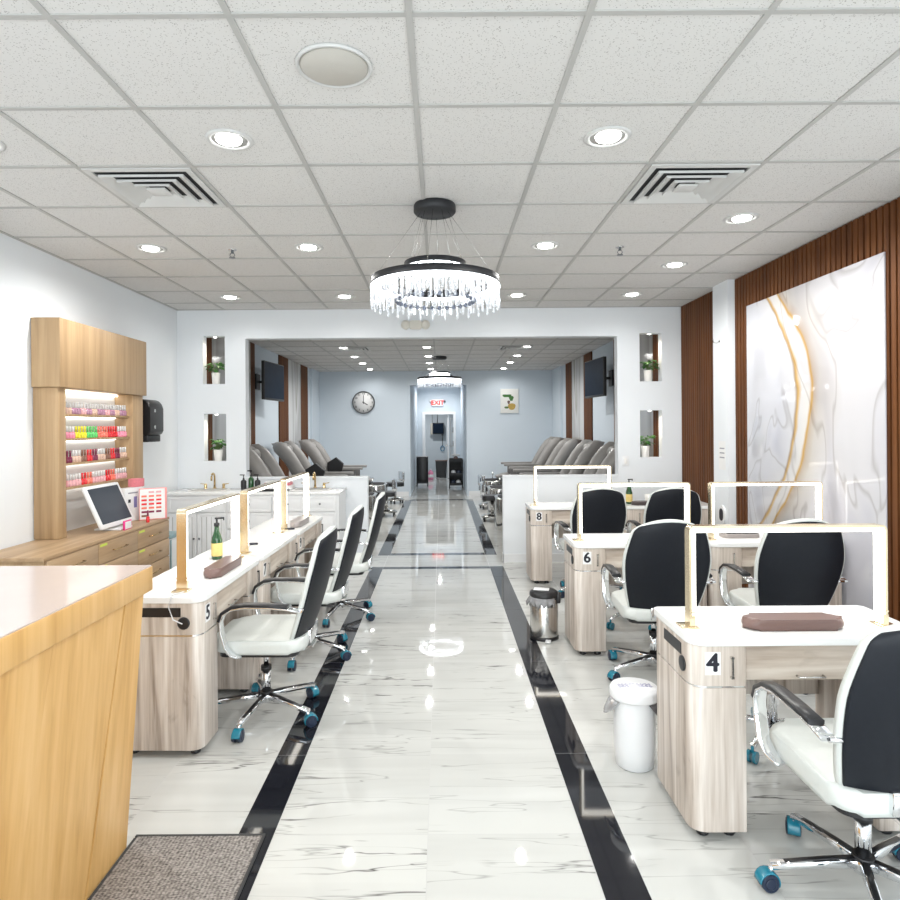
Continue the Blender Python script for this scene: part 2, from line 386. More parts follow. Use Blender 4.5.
def thing(name, label, cat, loc=(0, 0, 0), rz=0, group=None):
    o = bpy.data.objects.new(name, None); col.objects.link(o); o.empty_display_size = .1
    o.location = loc; o.rotation_euler.z = rz
    return tag(o, label, cat, group)
def struct(name, mb, m, label=None):
    o = mb.build(name, m); o['kind'] = 'structure'; o['label'] = label or name.replace('_', ' '); return o
def copy_tree(o, loc=None, rz=None, label=None, group=None, parent=None):
    c = o.copy(); col.objects.link(c)
    if parent is not None: c.parent = parent
    if loc is not None: c.location = loc
    if rz is not None: c.rotation_euler.z = rz
    if label: c['label'] = label
    if group: c['group'] = group
    for ch in list(o.children): copy_tree(ch, parent=c)
    return c
def rrect(x0, x1, y0, y1, r, seg=6):
    """rounded outline; r = radii for corners (x0y0, x1y0, x1y1, x0y1)"""
    if not isinstance(r, (list, tuple)): r = [r]*4
    P = []
    for (cx, cy, sx, sy, a0), q in zip(((x0, y0, 1, 1, PI), (x1, y0, -1, 1, 1.5*PI), (x1, y1, -1, -1, 0), (x0, y1, 1, -1, .5*PI)), r):
        if q <= 0: P.append((cx, cy)); continue
        for k in range(seg+1):
            a = a0+k*PI/2/seg; P.append((cx+sx*q+q*math.cos(a), cy+sy*q+q*math.sin(a)))
    return P
def text_mesh(txt, size, depth=.0008, bold=0.0):
    cu = bpy.data.curves.new('t', 'FONT'); cu.body = txt; cu.size = size; cu.extrude = depth; cu.offset = bold
    cu.align_x = 'CENTER'; cu.align_y = 'CENTER'
    o = bpy.data.objects.new('t', cu); col.objects.link(o)
    bpy.context.view_layer.update()
    me = bpy.data.meshes.new_from_object(o.evaluated_get(bpy.context.evaluated_depsgraph_get()))
    bpy.data.objects.remove(o); bpy.data.curves.remove(cu)
    return me
def text_obj(name, txt, size, m, parent, loc, rot, bold=0.0, label=None):
    me = text_mesh(txt, size)
    if bold:
        bm = bmesh.new()
        for dx, dy in ((-1, 0), (1, 0), (0, -.7), (0, .7), (0, 0)):
            n0 = len(bm.verts); bm.from_mesh(me); bm.verts.ensure_lookup_table()
            for v in bm.verts[n0:]: v.co.x += dx*bold; v.co.y += dy*bold; v.co.z += .00004*(dx+2*dy)
        bm.to_mesh(me); bm.free()
    me.materials.clear(); me.materials.append(MT[m])
    o = bpy.data.objects.new(name, me); col.objects.link(o); o.parent = parent; o.location = loc; o.rotation_euler = rot
    if label: o['label'] = label
    return o

# ------------------------------------------------------------------ room shell
XL, XR, YP, YB, H, HB = -3.10, 2.85, 7.42, 14.6, 3.0, 2.90
YF = -1.9
struct('floor', MB().box(XL-.15, XR+.15, YF, 23.2, -.1, 0), 'floor')
# ceilings
struct('ceiling', MB().box(XL-.12, XR+.12, YF, YP+.02, H, H+.12), 'ceil')
c2 = struct('ceiling', MB().box(-2.98, 2.75, YP+.02, YB+.02, HB, HB+.12), 'ceil', 'back room ceiling')
struct('ceiling', MB().box(-.84, .72, YB+.02, 19.42, HB, HB+.12), 'wall', 'hallway ceiling')
struct('ceiling', MB().box(-2.2, 2.2, 19.42, 23.2, 2.7, 2.82), 'wall', 'far room ceiling')
GX = [-.098+.61*k for k in range(-5, 6)]; GY = [2.13+.61*k for k in range(-6, 9)]
g = MB()
for x in GX:
    if XL < x < XR: g.box(x-.012, x+.012, YF, YP, H-.006, H+.001)
for y in GY:
    if YF < y < YP: g.box(XL, XR, y-.012, y+.012, H-.0055, H+.001)
g.box(XL, XR, YP-.025, YP, H-.006, H+.001); g.box(XL, XL+.025, YF, YP, H-.006, H+.001)
struct('trim_1', g, 'grid', 'suspended ceiling grid of the front room')
g = MB(); GYB = [7.62+.61*k for k in range(12)]
for x in GX:
    if -2.86 < x < 2.63: g.box(x-.012, x+.012, YP+.12, YB, HB-.006, HB+.001)
for y in GYB:
    if y < YB: g.box(-2.86, 2.63, y-.012, y+.012, HB-.0055, HB+.001)
struct('trim_2', g, 'grid', 'suspended ceiling grid of the back room')
# side walls
struct('wall_left', MB().box(XL-.12, XL, YF, YP+.12, 0, H), 'wall')
struct('wall_right', MB().box(XR, XR+.12, YF, YP+.12, 0, H), 'wall')
# shop front behind the camera: piers and header round big openings
w = MB()
for x0, x1 in ((XL-.12, XL+.12), (-1.05, -.95), (.75, .85), (XR-.12, XR+.12)): w.box(x0, x1, YF-.12, YF, 0, H)
w.box(XL, XR, YF-.12, YF, 2.75, H); w.box(XL, -1.0, YF-.12, YF, 0, .12); w.box(.8, XR, YF-.12, YF, 0, .12)
struct('wall_front', w, 'white')
# partition with central opening and four plant niches
OL, OR, OT = -2.30, 2.083, 2.66
NICH = [(-2.80, -2.54, 2.125, 2.69), (-2.79, -2.53, 1.215, 1.775), (2.345, 2.605, 2.12, 2.69), (2.345, 2.605, 1.225, 1.78)]
w = MB(); T0, T1 = YP, YP+.12
w.box(OL, OR, T0, T1, OT, H)
for (xa, xb, n0, n1) in ((XL, OL, NICH[0], NICH[1]), (OR, XR, NICH[2], NICH[3])):
    zs = [0, n1[2], n1[3], n0[2], n0[3], H]
    for i in (0, 2, 4): w.box(xa, xb, T0, T1, zs[i], zs[i+1])
    for n, za, zb in ((n1, zs[1], zs[2]), (n0, zs[3], zs[4])):
        w.box(xa, n[0], T0, T1, za, zb); w.box(n[1], xb, T0, T1, za, zb)
struct('wall_middle', w, 'wall')
t = MB()
t.box(OL-.035, OL+.003, T0-.006, T1+.004, 0, OT+.035); t.box(OR-.003, OR+.035, T0-.006, T1+.004, 0, OT+.035); t.box(OL+.003, OR-.003, T0-.006, T1+.004, OT-.003, OT+.035)
struct('trim_3', t, 'wall', 'white casing round the wide opening')
# low walls in the opening
for nm, xa, xb in (('wall_low_left', OL+.003, -.87), ('wall_low_right', .726, OR-.003)):
    w = MB().box(xa, xb, T0+.0, T1, 0, 1.0).box(xa, xb+(.012 if xa < 0 else 0), T0-.012, T1+.012, 1.0, 1.022)
    struct(nm, w, 'wall')
b = MB().box(.72, XR, YP-.014, YP-.001, 0, .10).box(.72, .726, YP-.014, T1, 0, .10)
struct('baseboard_right', b, 'white')
struct('baseboard_left', MB().box(XL, -.87, YP-.014, YP-.001, 0, .10).box(XL, XL+.013, 3.0, YP-.02, 0, .10), 'white')
# back room
BL, BR = -2.86, 2.63
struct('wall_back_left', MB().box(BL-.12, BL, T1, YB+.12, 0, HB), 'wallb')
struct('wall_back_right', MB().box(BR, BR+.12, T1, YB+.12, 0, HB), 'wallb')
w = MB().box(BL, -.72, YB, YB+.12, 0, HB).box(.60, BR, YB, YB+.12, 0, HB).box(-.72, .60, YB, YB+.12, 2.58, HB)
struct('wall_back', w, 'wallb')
t = MB()
for x0, x1 in ((-.755, -.715), (.595, .635)): t.box(x0, x1, YB-.018, YB+.13, 0, 2.615)
t.box(-.715, .595, YB-.018, YB+.13, 2.575, 2.615)
struct('trim_4', t, 'wallb', 'white casing round the hallway opening')
struct('baseboard_back', MB().box(BL, -.756, YB-.014, YB-.001, 0, .11).box(.636, BR, YB-.014, YB-.001, 0, .11), 'white')
# narrow pilasters beside the back corners
struct('trim_5', MB().box(BL, BL+.05, 13.75, 14.598, 0, HB).box(BR-.05, BR, 13.6, 14.598, 0, HB), 'wallb', 'shallow corner boxing of the back room')
# hall, end wall, far room
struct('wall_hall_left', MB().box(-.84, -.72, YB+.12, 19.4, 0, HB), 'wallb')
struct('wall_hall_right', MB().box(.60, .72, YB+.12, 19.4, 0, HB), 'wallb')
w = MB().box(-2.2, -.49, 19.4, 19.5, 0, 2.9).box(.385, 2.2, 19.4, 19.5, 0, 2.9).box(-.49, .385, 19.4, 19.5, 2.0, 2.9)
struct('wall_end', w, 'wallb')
t = MB().box(-.575, -.485, 19.38, 19.51, 0, 2.07).box(.38, .455, 19.38, 19.51, 0, 2.07).box(-.485, .38, 19.38, 19.51, 1.99, 2.07)
struct('trim_6', t, 'white', 'white frame of the end doorway')
d = struct('door_1', MB().box(.20, .24, 19.52, 20.3, .01, 1.98), 'white', 'white door standing open into the far room')
MB().cyl((.17, 20.22, 1.0), (.27, 20.22, 1.0), .012).ball((.165, 20.22, 1.0), .03, .03, .03).build('door_handle', 'steel', d)
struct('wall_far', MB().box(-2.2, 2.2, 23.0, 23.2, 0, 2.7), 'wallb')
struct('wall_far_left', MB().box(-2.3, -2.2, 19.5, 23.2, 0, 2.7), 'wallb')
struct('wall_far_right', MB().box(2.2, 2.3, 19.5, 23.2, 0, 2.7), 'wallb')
# black floor bands laid in the marble
def band(mb, x0, x1, y0, y1, along):
    L = 1.212; g = .003
    a, b = (y0, y1) if along == 'y' else (x0, x1); k = a
    s = 3.08-L*10 if along == 'y' else -.0625-L*10
    cuts = [a]+[s+L*i for i in range(40) if a+.02 < s+L*i < b-.02]+[b]
    for p, q in zip(cuts, cuts[1:]):
        if along == 'y': mb.box(x0, x1, p+g/2, q-g/2, -.002, .0008)
        else: mb.box(p+g/2, q-g/2, y0, y1, -.002, .0008)
m = MB(); band(m, -.81, -.67, -1.0, 7.215, 'y'); band(m, .545, .70, -1.0, 7.215, 'y'); band(m, -.67, .545, 7.11, 7.215, 'x')
struct('trim_7', m, 'black_tile', 'black granite border in the front floor')
m = MB(); band(m, -.80, -.65, 7.87, 13.9, 'y'); band(m, .54, .685, 7.87, 13.9, 'y'); band(m, -.65, .54, 7.87, 8.0, 'x'); band(m, -.65, .54, 13.76, 13.9, 'x')
struct('trim_8', m, 'black_tile', 'black granite border in the back floor')

# ------------------------------------------------------------------ wall panels
def slats(name, label, xw, side, y0, y1, z1=H-.008, pitch=.06):
    """slatted board on a side wall; side=-1 faces -x"""
    r = thing(name, label, 'wall panel', (xw, (y0+y1)/2, .0), 0)
    L = y1-y0; n = max(1, round(L/pitch)); p = L/n
    b = MB().box(min(side*.0015, side*.006), max(side*.0015, side*.006), -L/2, L/2, .004, z1); b.build('backing', 'slatback', r)
    m = MB()
    for k in range(n):
        c = -L/2+p*(k+.5); m.box(min(side*.006, side*.024), max(side*.006, side*.024), c-p*.36, c+p*.36, .004, z1)
    m.build('slats', 'slat', r)
    return r
slats('wood_slat_panel', 'walnut slat panel between the white column and the back wall, right side', XR, -1, 6.40, YP-.016)
slats('wood_slat_panel', 'walnut slat wall behind the big gold veined marble panel, right of the column', XR, -1, 3.3, 6.05)
cm = struct('trim_9', MB().box(2.765, XR, 6.06, 6.39, 0, H), 'wall', 'white column on the right wall')
mp_ = MB().box(-.012, 0, -.90, .90, -.067, 2.62, .003).build('marble_panel', 'marble_r', None, (XR-.025, 4.89, .07))
tag(mp_, 'large glossy white marble wall panel with gold veins on the right wall', 'wall panel')
for side, xw, ys, lab in ((1, BL, (7.56, 7.83, 9.42, 9.63, 11.09, 11.74, 12.78, 13.45), 'left'), (-1, BR, (7.56, 7.75, 9.3, 9.5, 10.9, 11.5, 12.55, 13.15), 'right')):
    nm = ['nearest the niches', 'just inside the opening', 'before the marble strip', 'after the marble strip']
    for k, (a, b_) in enumerate(((0, 1), (2, 3), (4, 5), (6, 7))):
        slats('wood_slat_panel', f'narrow walnut slat strip on the back room {lab} wall, {nm[k]}', xw, side, ys[a], ys[b_], HB-.01)
    for k, (a, b_) in enumerate(((1, 2), (5, 6))):
        L = ys[b_]-ys[a]
        o = MB().box(min(side*.0015, side*.02), max(side*.0015, side*.02), -L/2+.002, L/2-.002, .004, HB-.01).build('marble_panel', 'marble_b', None, (xw, (ys[a]+ys[b_])/2, 0))
        tag(o, f'grey veined marble panel, back room {lab} wall, '+('seen through niches' if k == 0 else 'beyond the television'), 'wall panel')

# ------------------------------------------------------------------ ceiling fittings
def downlight(label, x, y, z, power, group='recessed ceiling downlights', proto=[None]):
    if proto[0] is None:
        r = thing('ceiling_downlight', label, 'ceiling light', (x, y, z), 0, group)
        MB().lathe([(.112, -.0005), (.112, -.006), (.098, -.011), (.088, -.008), (.083, -.0005)], cap=False, seg=32).build('trim_ring', 'ventw', r)
        MB().lathe([(.084, -.001), (.084, -.003), (.0, -.0032)], seg=32).build('baffle', 'grid', r)
        rt = Matrix.Rotation(.1, 3, 'X')
        l = MB(); l.lathe([(.062, -.0034), (.058, -.014), (.04, -.020), (0, -.022)], c=(0, -.012, 0), seg=28); l.build('lens', 'lens', r)
        proto[0] = r
    else: r = copy_tree(proto[0], (x, y, z), 0, label, group)
    li = bpy.data.lights.new('downlight_lamp', 'SPOT'); li.energy = power; li.spot_size = 3.0; li.spot_blend = .6; li.shadow_soft_size = .04; li.color = (1, .985, .955)
    lo = bpy.data.objects.new('downlight_lamp', li); col.objects.link(lo); lo.location = (x, y, z-.05)
    return r
P1 = 32
xs = {-2.23: 'far left', -1.013: 'left of the chandelier', .816: 'right of the chandelier', 2.04: 'far right'}
for x, y, lab in ((-1.013, 3.05, 'large nearest downlight in a tile left of the chandelier'), (.816, 3.05, 'large nearest downlight in a tile right of the chandelier'),
                  (2.04, 4.265, 'downlight just beyond the right air vent'), (-2.23, 4.875, 'downlight beyond the left air vent near the left wall'),
                  (-1.013, 4.875, 'second downlight of the row left of the chandelier, right of the sprinkler'), (.816, 4.875, 'second downlight of the row right of the chandelier, left of the sprinkler'),
                  (2.04, 5.485, 'downlight near the slat wall behind the right sprinkler'), (-2.23, 6.705, 'farthest front downlight above the white vanity'),
                  (-1.013, 6.705, 'farthest front downlight just left of the chandelier'), (.816, 6.705, 'farthest front downlight just right of the chandelier'),
                  (2.04, 6.705, 'farthest front downlight above the right plant niches'),
                  (-1.013, 1.22, 'downlight over the doormat'), (.816, 1.22, 'downlight over the front aisle'), (-2.23, 3.05, 'downlight over the reception counter'), (2.04, 2.435, 'downlight over desk number four')):
    downlight(lab, x, y, H, P1*(.4 if y > 6.5 else 1.9 if abs(x) > 1.5 else 1))
P2 = 44
for x, lab in ((-1.57, 'left'), (-.22, 'middle'), (1.40, 'right')):
    for y, l2 in ((10.2, 'nearest'), (11.5, 'second'), (12.7, 'third'), (14.0, 'last')):
        downlight(f'{l2} downlight of the {lab} row on the back room ceiling', x, y, HB, P2*(.35 if y > 13.5 else 1), 'back room downlights')
downlight('hallway ceiling downlight above the exit sign', -.06, 18.3, HB, 80)
downlight('downlight in the far storage room', -.3, 21.2, 2.7, 100)
# niche spots
for i, n in enumerate(NICH):
    r = thing('niche_light', f'tiny warm spotlight in the top of the {"upper" if i % 2 == 0 else "lower"} {"left" if i < 2 else "right"} plant niche', 'spotlight', ((n[0]+n[1])/2, YP+.05, n[3]), 0, 'plant niche spotlights')
    MB().lathe([(.032, -.0005), (.030, -.006), (.022, -.008)], seg=20).build('trim_ring', 'white', r)
    MB().lathe([(.021, -.0075), (.012, -.012), (0, -.0125)], seg=16).build('lens', 'lens', r)
    li = bpy.data.lights.new('niche_lamp', 'SPOT'); li.energy = 7.0; li.spot_size = 2.6; li.spot_blend = 1; li.shadow_soft_size = .02; li.color = (1, .86, .66)
    lo = bpy.data.objects.new('niche_lamp', li); col.objects.link(lo); lo.location = ((n[0]+n[1])/2, YP+.05, n[3]-.02)
def vent(label, x, y, z, s=.29):
    r = thing('air_vent', label, 'air vent', (x, y, z))
    f = MB()
    for a, b_ in ((1, 0), (-1, 0), (0, 1), (0, -1)):
        if a: f.box(min(a*s, a*(s-.035)), max(a*s, a*(s-.035)), -s, s, -.012, -.0005)
        else: f.box(-s+.035, s-.035, min(b_*s, b_*(s-.035)), max(b_*s, b_*(s-.035)), -.012, -.0005)
    f.build('frame', 'ventw', r)
    MB().box(-s+.03, s-.03, -s+.03, s-.03, -.004, -.0008).build('duct_opening', 'dark', r)
    for k, h in enumerate((s*.80, s*.57, s*.34)):
        m = MB(); i_ = h-.050; z0_ = 0
        for q in range(4):
            R = Matrix.Rotation(q*PI/2, 3, 'Z')
            a = [R @ Vector(p) for p in ((-h, -h, -.030), (h, -h, -.030), (i_, -i_, -.004), (-i_, -i_, -.004))]
            bq = [p+Vector((0, 0, .014 if k2 < 2 else .002)) for k2, p in enumerate(a)]
            va = [m.bm.verts.new(p) for p in a]; vb = [m.bm.verts.new(p) for p in bq]
            m.bm.faces.new(va); m.bm.faces.new(list(reversed(vb)))
            for i in range(4): m.bm.faces.new((va[i], va[(i+1) % 4], vb[(i+1) % 4], vb[i]))
        m.build('louver', 'ventw', r)
    MB().box(-.055, .055, -.055, .055, -.030, -.018, .004).build('centre_plate', 'ventw', r)
    return r
vent('square louvered ceiling vent on the left of the front ceiling', -1.623, 3.655, H)
vent('square louvered ceiling vent on the right of the front ceiling', 1.427, 3.655, H)
vent('small louvered vent on the back room ceiling, left', -1.42, 10.35, HB, .26); vent('small louvered vent on the back room ceiling, right', 1.22, 10.35, HB, .26)
r = thing('ceiling_speaker', 'round beige speaker grille in the nearest ceiling tiles', 'speaker', (-.403, 2.435, H))
MB().lathe([(.148, -.0005), (.147, -.010), (.137, -.013), (.134, -.006)], seg=40).build('trim_ring', 'ventw', r)
MB().lathe([(.133, -.005), (.125, -.011), (0, -.013)], seg=40).build('grille', 'speaker', r)
for x, l in ((-1.623, 'left'), (1.41, 'right')):
    r = thing('fire_sprinkler', f'small chrome fire sprinkler hanging from the ceiling, {l}', 'sprinkler', (x, 4.93, H), 0)
    MB().lathe([(.035, -.0005), (.033, -.006), (.012, -.010)], seg=20).build('escutcheon', 'chrome', r)
    m = MB().cyl((0, 0, -.006), (0, 0, -.03), .011).tube([(-.012, 0, -.028), (-.020, 0, -.045), (-.006, 0, -.062)], .003).tube([(.012, 0, -.028), (.020, 0, -.045), (.006, 0, -.062)], .003)
    m.build('body', 'clockrim', r); MB().lathe([(.024, -.066), (.024, -.062), (.004, -.059)], seg=16).build('deflector', 'clockrim', r)
r = thing('fire_sprinkler', 'dark sprinkler on the back room ceiling near the right light row', 'sprinkler', (1.32, 11.9, HB), 0)
MB().lathe([(.03, -.0005), (.01, -.03), (.012, -.06), (.03, -.07)], seg=14).build('body', 'steel', r)
r = thing('emergency_light', 'ivory twin head emergency light above the wide opening', 'emergency light', (-.29, YP, 2.80))
MB().prism(rrect(-.075, .075, -.05, .05, .03), 0, .05, .006).build('body', 'ivory', r).rotation_euler.x = PI/2
for s in (-1, 1): MB().lathe([(.052, 0), (.055, -.03), (.046, -.05), (.02, -.056)], c=(s*.115, -.012, 0), axis='y', seg=22).build('lamp_head', 'ivory', r)

# chandeliers
def crystal_mesh(L, w=.0075):
    m = MB(); m.bm.verts.ensure_lookup_table()
    m.cyl((0, 0, 0), (0, 0, -L+.008), w, w, 6, False).cyl((0, 0, -L+.008), (0, 0, -L), w, w*.5, 6, False)
    me = m.mesh('crystal'); me.materials.append(MT['crystal']); return me
def chandelier(label, x, y, zc, zring, R, full):
    r = thing('chandelier', label, 'chandelier', (x, y, zc))
    dz = zring-zc
    MB().lathe([(.128, -.0005), (.133, -.01), (.133, -.045), (.125, -.055), (0, -.055)], seg=36).build('canopy', 'blackm', r)
    def ring(rad, z, h, t):
        return MB().lathe([(rad, z), (rad, z+h), (rad-t, z+h), (rad-t, z), (rad, z)], cap=False, seg=56)
    ring(R, dz, .042, .05).build('large_ring', 'blackm', r)
    ring(R*.48, dz+.112, .032, .035).build('small_ring', 'blackm', r)
    m = MB()
    m.lathe([(R-.008, dz-.001), (R-.008, dz-.010), (R-.042, dz-.010), (R-.042, dz-.001)], cap=False, seg=48)
    m.build('led_strip', 'ledring', r, label='glowing led strip under the black ring')
    MB().lathe([(R*.48-.006, dz+.111), (R*.48-.006, dz+.102), (R*.48-.03, dz+.102), (R*.48-.03, dz+.111)], cap=False, seg=40).build('led_strip', 'ledring', r)
    sp = MB()
    for k in range(3):
        a = 2*PI*k/3+.5; sp.tube([((R*.46)*math.cos(a), (R*.46)*math.sin(a), dz+.115), ((R-.03)*math.cos(a), (R-.03)*math.sin(a), dz+.03)], .005, 6)
    sp.build('ring_bracket', 'blackm', r)
    n = 10
    for k in range(n):
        a = 2*PI*k/n+.2; big = k % 2; q = (R-.02) if big else R*.46; z2 = dz+.035 if big else dz+.14
        MB().cyl((.09*math.cos(a), .09*math.sin(a), -.054), (q*math.cos(a), q*math.sin(a), z2), .0011, seg=5).build('suspension_wire', 'steel', r)
    tiers = [(R-.006, 58, (.115, .145)), (R-.024, 0, 0), (R-.044, 42, (.09, .125)), (R*.70, 40, (.10, .16)), (R*.45, 30, (.10, .15))]
    ms = {}
    rest = MB()
    for ti, (rad, cnt, ls) in enumerate(tiers):
        for k in range(cnt):
            L = ls[k % 2]; a = 2*PI*(k+.35*ti)/cnt
            z = dz-.004 if ti < 3 else dz+.03 if ti == 3 else dz+.10
            if full and ti < 3:
                key = L
                if key not in ms: ms[key] = crystal_mesh(L)
                o = bpy.data.objects.new('crystal', ms[key]); col.objects.link(o); o.parent = r; o.location = (rad*math.cos(a), rad*math.sin(a), z); o.rotation_euler.z = a
            else:
                w = .0075
                px, py = rad*math.cos(a), rad*math.sin(a)
                rest.cyl((px, py, z), (px, py, z-L), w, w*.8, 6, False)
    o = rest.build('crystal_drops', 'crystal', r); o['kind'] = 'stuff'
    bd = MB()
    for k in range(30):
        a = 2*PI*k/30; bd.ball((R*.60*math.cos(a), R*.60*math.sin(a), dz-.095), .014, .014, .016, 8)
    ob = bd.build('bead_band', 'crystald', r, label='band of dark smoked beads'); 
    # thin carrier hoops that hold the inner rods
    hp = MB()
    hp.tube([(R*.70*math.cos(2*PI*k/40), R*.70*math.sin(2*PI*k/40), dz+.03) for k in range(40)], .004, 6, True)
    hp.tube([(R*.60*math.cos(2*PI*k/40), R*.60*math.sin(2*PI*k/40), dz-.095) for k in range(40)], .003, 6, True)
    for k in range(6):
        a = 2*PI*k/6; c_, s_ = math.cos(a), math.sin(a)
        hp.tube([((R-.02)*c_, (R-.02)*s_, dz+.02), (R*.70*c_, R*.70*s_, dz+.03), (R*.47*c_, R*.47*s_, dz+.115)], .004, 6)
        hp.tube([(R*.70*c_, R*.70*s_, dz+.03), (R*.60*c_, R*.60*s_, dz-.095)], .002, 6)
    hp.build('carrier_hoop', 'blackm', r)
    return r
chandelier('round black ring crystal chandelier hanging over the front aisle', -.03, 3.97, H, 2.49, .405, True)
chandelier('smaller looking crystal chandelier hanging in the back room before the hallway', -.02, 11.6, HB, 2.47, .405, False)

# ------------------------------------------------------------------ manicure desks
DL = .93
def desk_proto():
    r = thing('manicure_desk', 'x', 'desk', (0, 0, 0), 0)
    h = DL/2
    MB().prism(rrect(-h-.006, h+.006, -.008, .425, (.06, .06, .02, .02)), .752, .782, .004, True).build('tabletop', 'quartz', r)
    for s in (-1, 1):
        x0, x1 = (-h, -h+.212) if s < 0 else (h-.212, h)
        rad = (.055, .006, .006, .03) if s < 0 else (.006, .055, .03, .006)
        p = MB().prism(rrect(x0, x1, 0, .415, rad), .035, .588, .002, True).build('pedestal', 'desk', r)
        MB().prism(rrect(x0+.004, x1-.004, .004, .411, rad), .588, .596).build('metal_strip', 'chrome', p)
        for fx in (x0+.06, x1-.05):
            for fy in (.055, .36): MB().lathe([(.022, 0), (.025, .008), (.018, .02), (.018, .036)], c=(fx, fy, 0), seg=16).build('foot', 'black', p)
        d = MB().prism(rrect(x0, x1, 0, .415, rad), .596, .752, .002, True).build('pedestal_drawer', 'desk', r)
        xc = (x0+x1)/2+.018
        MB().box(xc-.0035+.03, xc+.0035+.03, -.014, -.008, .628, .712).box(xc+.024, xc+.036, -.014, -.0005, .628, .636).box(xc+.024, xc+.036, -.014, -.0005, .704, .712).build('pull_handle', 'black' if s > 0 else 'steel', d)
        # air slot and round outlet on the end face
        xe = x0 if s < 0 else x1
        if s < 0: MB().box(min(xe, xe+s*.003), max(xe, xe+s*.003), .10, .29, .685, .730).build('vent_slot', 'black', d)
        if s < 0: MB().lathe([(.030, 0), (.030, s*.006), (.024, s*.008), (.0, s*.006)], c=(xe, .085, .655), axis='x', seg=24).build('cable_outlet', 'black', d)
    a = MB().box(-h+.213, h-.213, .018, .40, .612, .751, .002).build('centre_drawer', 'deskx', r)
    MB().tube([(-.05, .018, .628), (-.05, .0, .628), (.05, .0, .628), (.05, .018, .628)], .004, 8).build('drawer_handle', 'steel', a)
    MB().box(-h+.213, h-.213, .385, .40, .40, .611, .002).build('modesty_panel', 'desk', r)
    return r
proto_d = desk_proto()
def lamp_proto():
    r = thing('arch_lamp', 'x', 'desk lamp', (0, 0, 0), 0, 'arch lamps standing on the manicure desks')
    W, Hh, R = .40, .41, .022
    def arch(inset):
        w, h_, q = W-inset, Hh-inset, max(.004, R-inset)
        P = [(-w, 0)]
        for k in range(7): a = PI-k*PI/12; P.append((-w+q+q*math.cos(a), h_-q+q*math.sin(a)))
        for k in range(7): a = PI/2-k*PI/12; P.append((w-q+q*math.cos(a), h_-q+q*math.sin(a)))
        return P+[(w, 0)]
    def band(name, i0, i1, hw, m, par, z0=.006, label=None):
        A, B = arch(i0), arch(i1); mb = MB(); rings = []
        A[0] = (A[0][0], z0); A[-1] = (A[-1][0], z0); B[0] = (B[0][0], z0); B[-1] = (B[-1][0], z0)
        for (ax, az), (bx, bz) in zip(A, B):
            rings.append([mb.bm.verts.new(v) for v in ((ax, -hw, az), (ax, hw, az), (bx, hw, bz), (bx, -hw, bz))])
        for p, q in zip(rings, rings[1:]):
            for k in range(4): mb.bm.faces.new((p[k], p[(k+1) % 4], q[(k+1) % 4], q[k]))
        mb.bm.faces.new(rings[0]); mb.bm.faces.new(rings[-1]); return mb.build(name, m, par, label=label)
    f = band('frame', 0, .010, .024, 'gold', r)
    band('led_strip', .0102, .026, .0225, 'led', r, .012, 'glowing white led strip')
    for s in (-1, 1):
        MB().box(s*W-.035*(1 if s > 0 else 1), s*W+.035, -.04, .04, 0, .006, .002).build('base_plate', 'gold', r)
        MB().box(s*(W-.011)-.0115, s*(W-.011)+.0115, -.027, .027, .006, .05).box(s*(W-.011)-.012, s*(W-.011)+.012, -.0275, .0275, .06, .066).build('post_sleeve', 'gold', r)
    return r
proto_l = lamp_proto()
def number(parent, txt):
    h = DL/2; x = -h+.082
    p = MB().box(x-.030, x+.030, -.0012, -.0002, .640, .728).build('number_plate', 'paper', parent)
    p['label'] = f'white number plate reading {txt}'
    text_obj('number', txt, .098, 'ink', p, (x, -.0016, .684), (PI/2, 0, 0), .0035)
RD = [  # right desks: x centre, front y, number, label
    (.955+DL/2, 2.42, '4', 'greige wood manicure desk with white top bearing the number 4'),
    (.925+DL/2, 4.37, '6', 'greige wood manicure desk with white top bearing the number 6'),
    (.925+DL*1.5+.014, 4.37, None, 'greige wood manicure desk beside the right wall, next to desk 6'),
    (.905+DL/2, 6.38, '8', 'greige wood manicure desk with white top bearing the number 8'),
    (.905+DL*1.5+.014, 6.38, None, 'greige wood manicure desk in the back right corner next to desk 8')]
desks = []
for i, (x, y, n, lab) in enumerate(RD):
    d = proto_d if i == 0 else copy_tree(proto_d, (x, y, 0), 0, lab, 'right hand manicure desks')
    d.location = (x, y, 0); d['label'] = lab; d['group'] = 'right hand manicure desks'; desks.append((d, n))
LA = PI/2-.022; LX = -1.172; LY = 3.06
def ldpos(s, t=0):      # s along the row from its near end, t towards the wall
    ux, uy = math.cos(LA), math.sin(LA)
    return (LX+ux*s-uy*t, LY+uy*s+ux*t)
for i, (n, lab) in enumerate((('5', 'greige wood manicure desk nearest the reception counter, first of the left row'), ('7', 'middle greige wood manicure desk of the left row'), ('9', 'last greige wood manicure desk of the left row before the white vanity'))):
    x, y = ldpos(DL/2+i*(DL+.014))
    desks.append((copy_tree(proto_d, (x, y, 0), LA, lab, 'left hand row of manicure desks'), n))
for d, n in desks:
    if n: number(d, n)
TZ = .782
first = True
for i, (x, y, n, lab) in enumerate(RD):
    lb = ['arch lamp on desk 4, nearest on the right', 'arch lamp on desk 6', 'arch lamp on the desk against the right wall', 'arch lamp on desk 8 before the low white wall', 'arch lamp on the back right corner desk'][i]
    if first: proto_l.location = (x-.022, y+.145, TZ); proto_l['label'] = lb; first = False
    elif i < 4: copy_tree(proto_l, (x-.015, y+.145, TZ), 0, lb)
for i in range(3):
    x, y = ldpos(DL/2+i*(DL+.014)+.05, .145)
    copy_tree(proto_l, (x, y, TZ), LA, ['gold arch lamp nearest the reception counter on the left row', 'gold arch lamp in the middle of the left row', 'gold arch lamp farthest along the left row'][i])
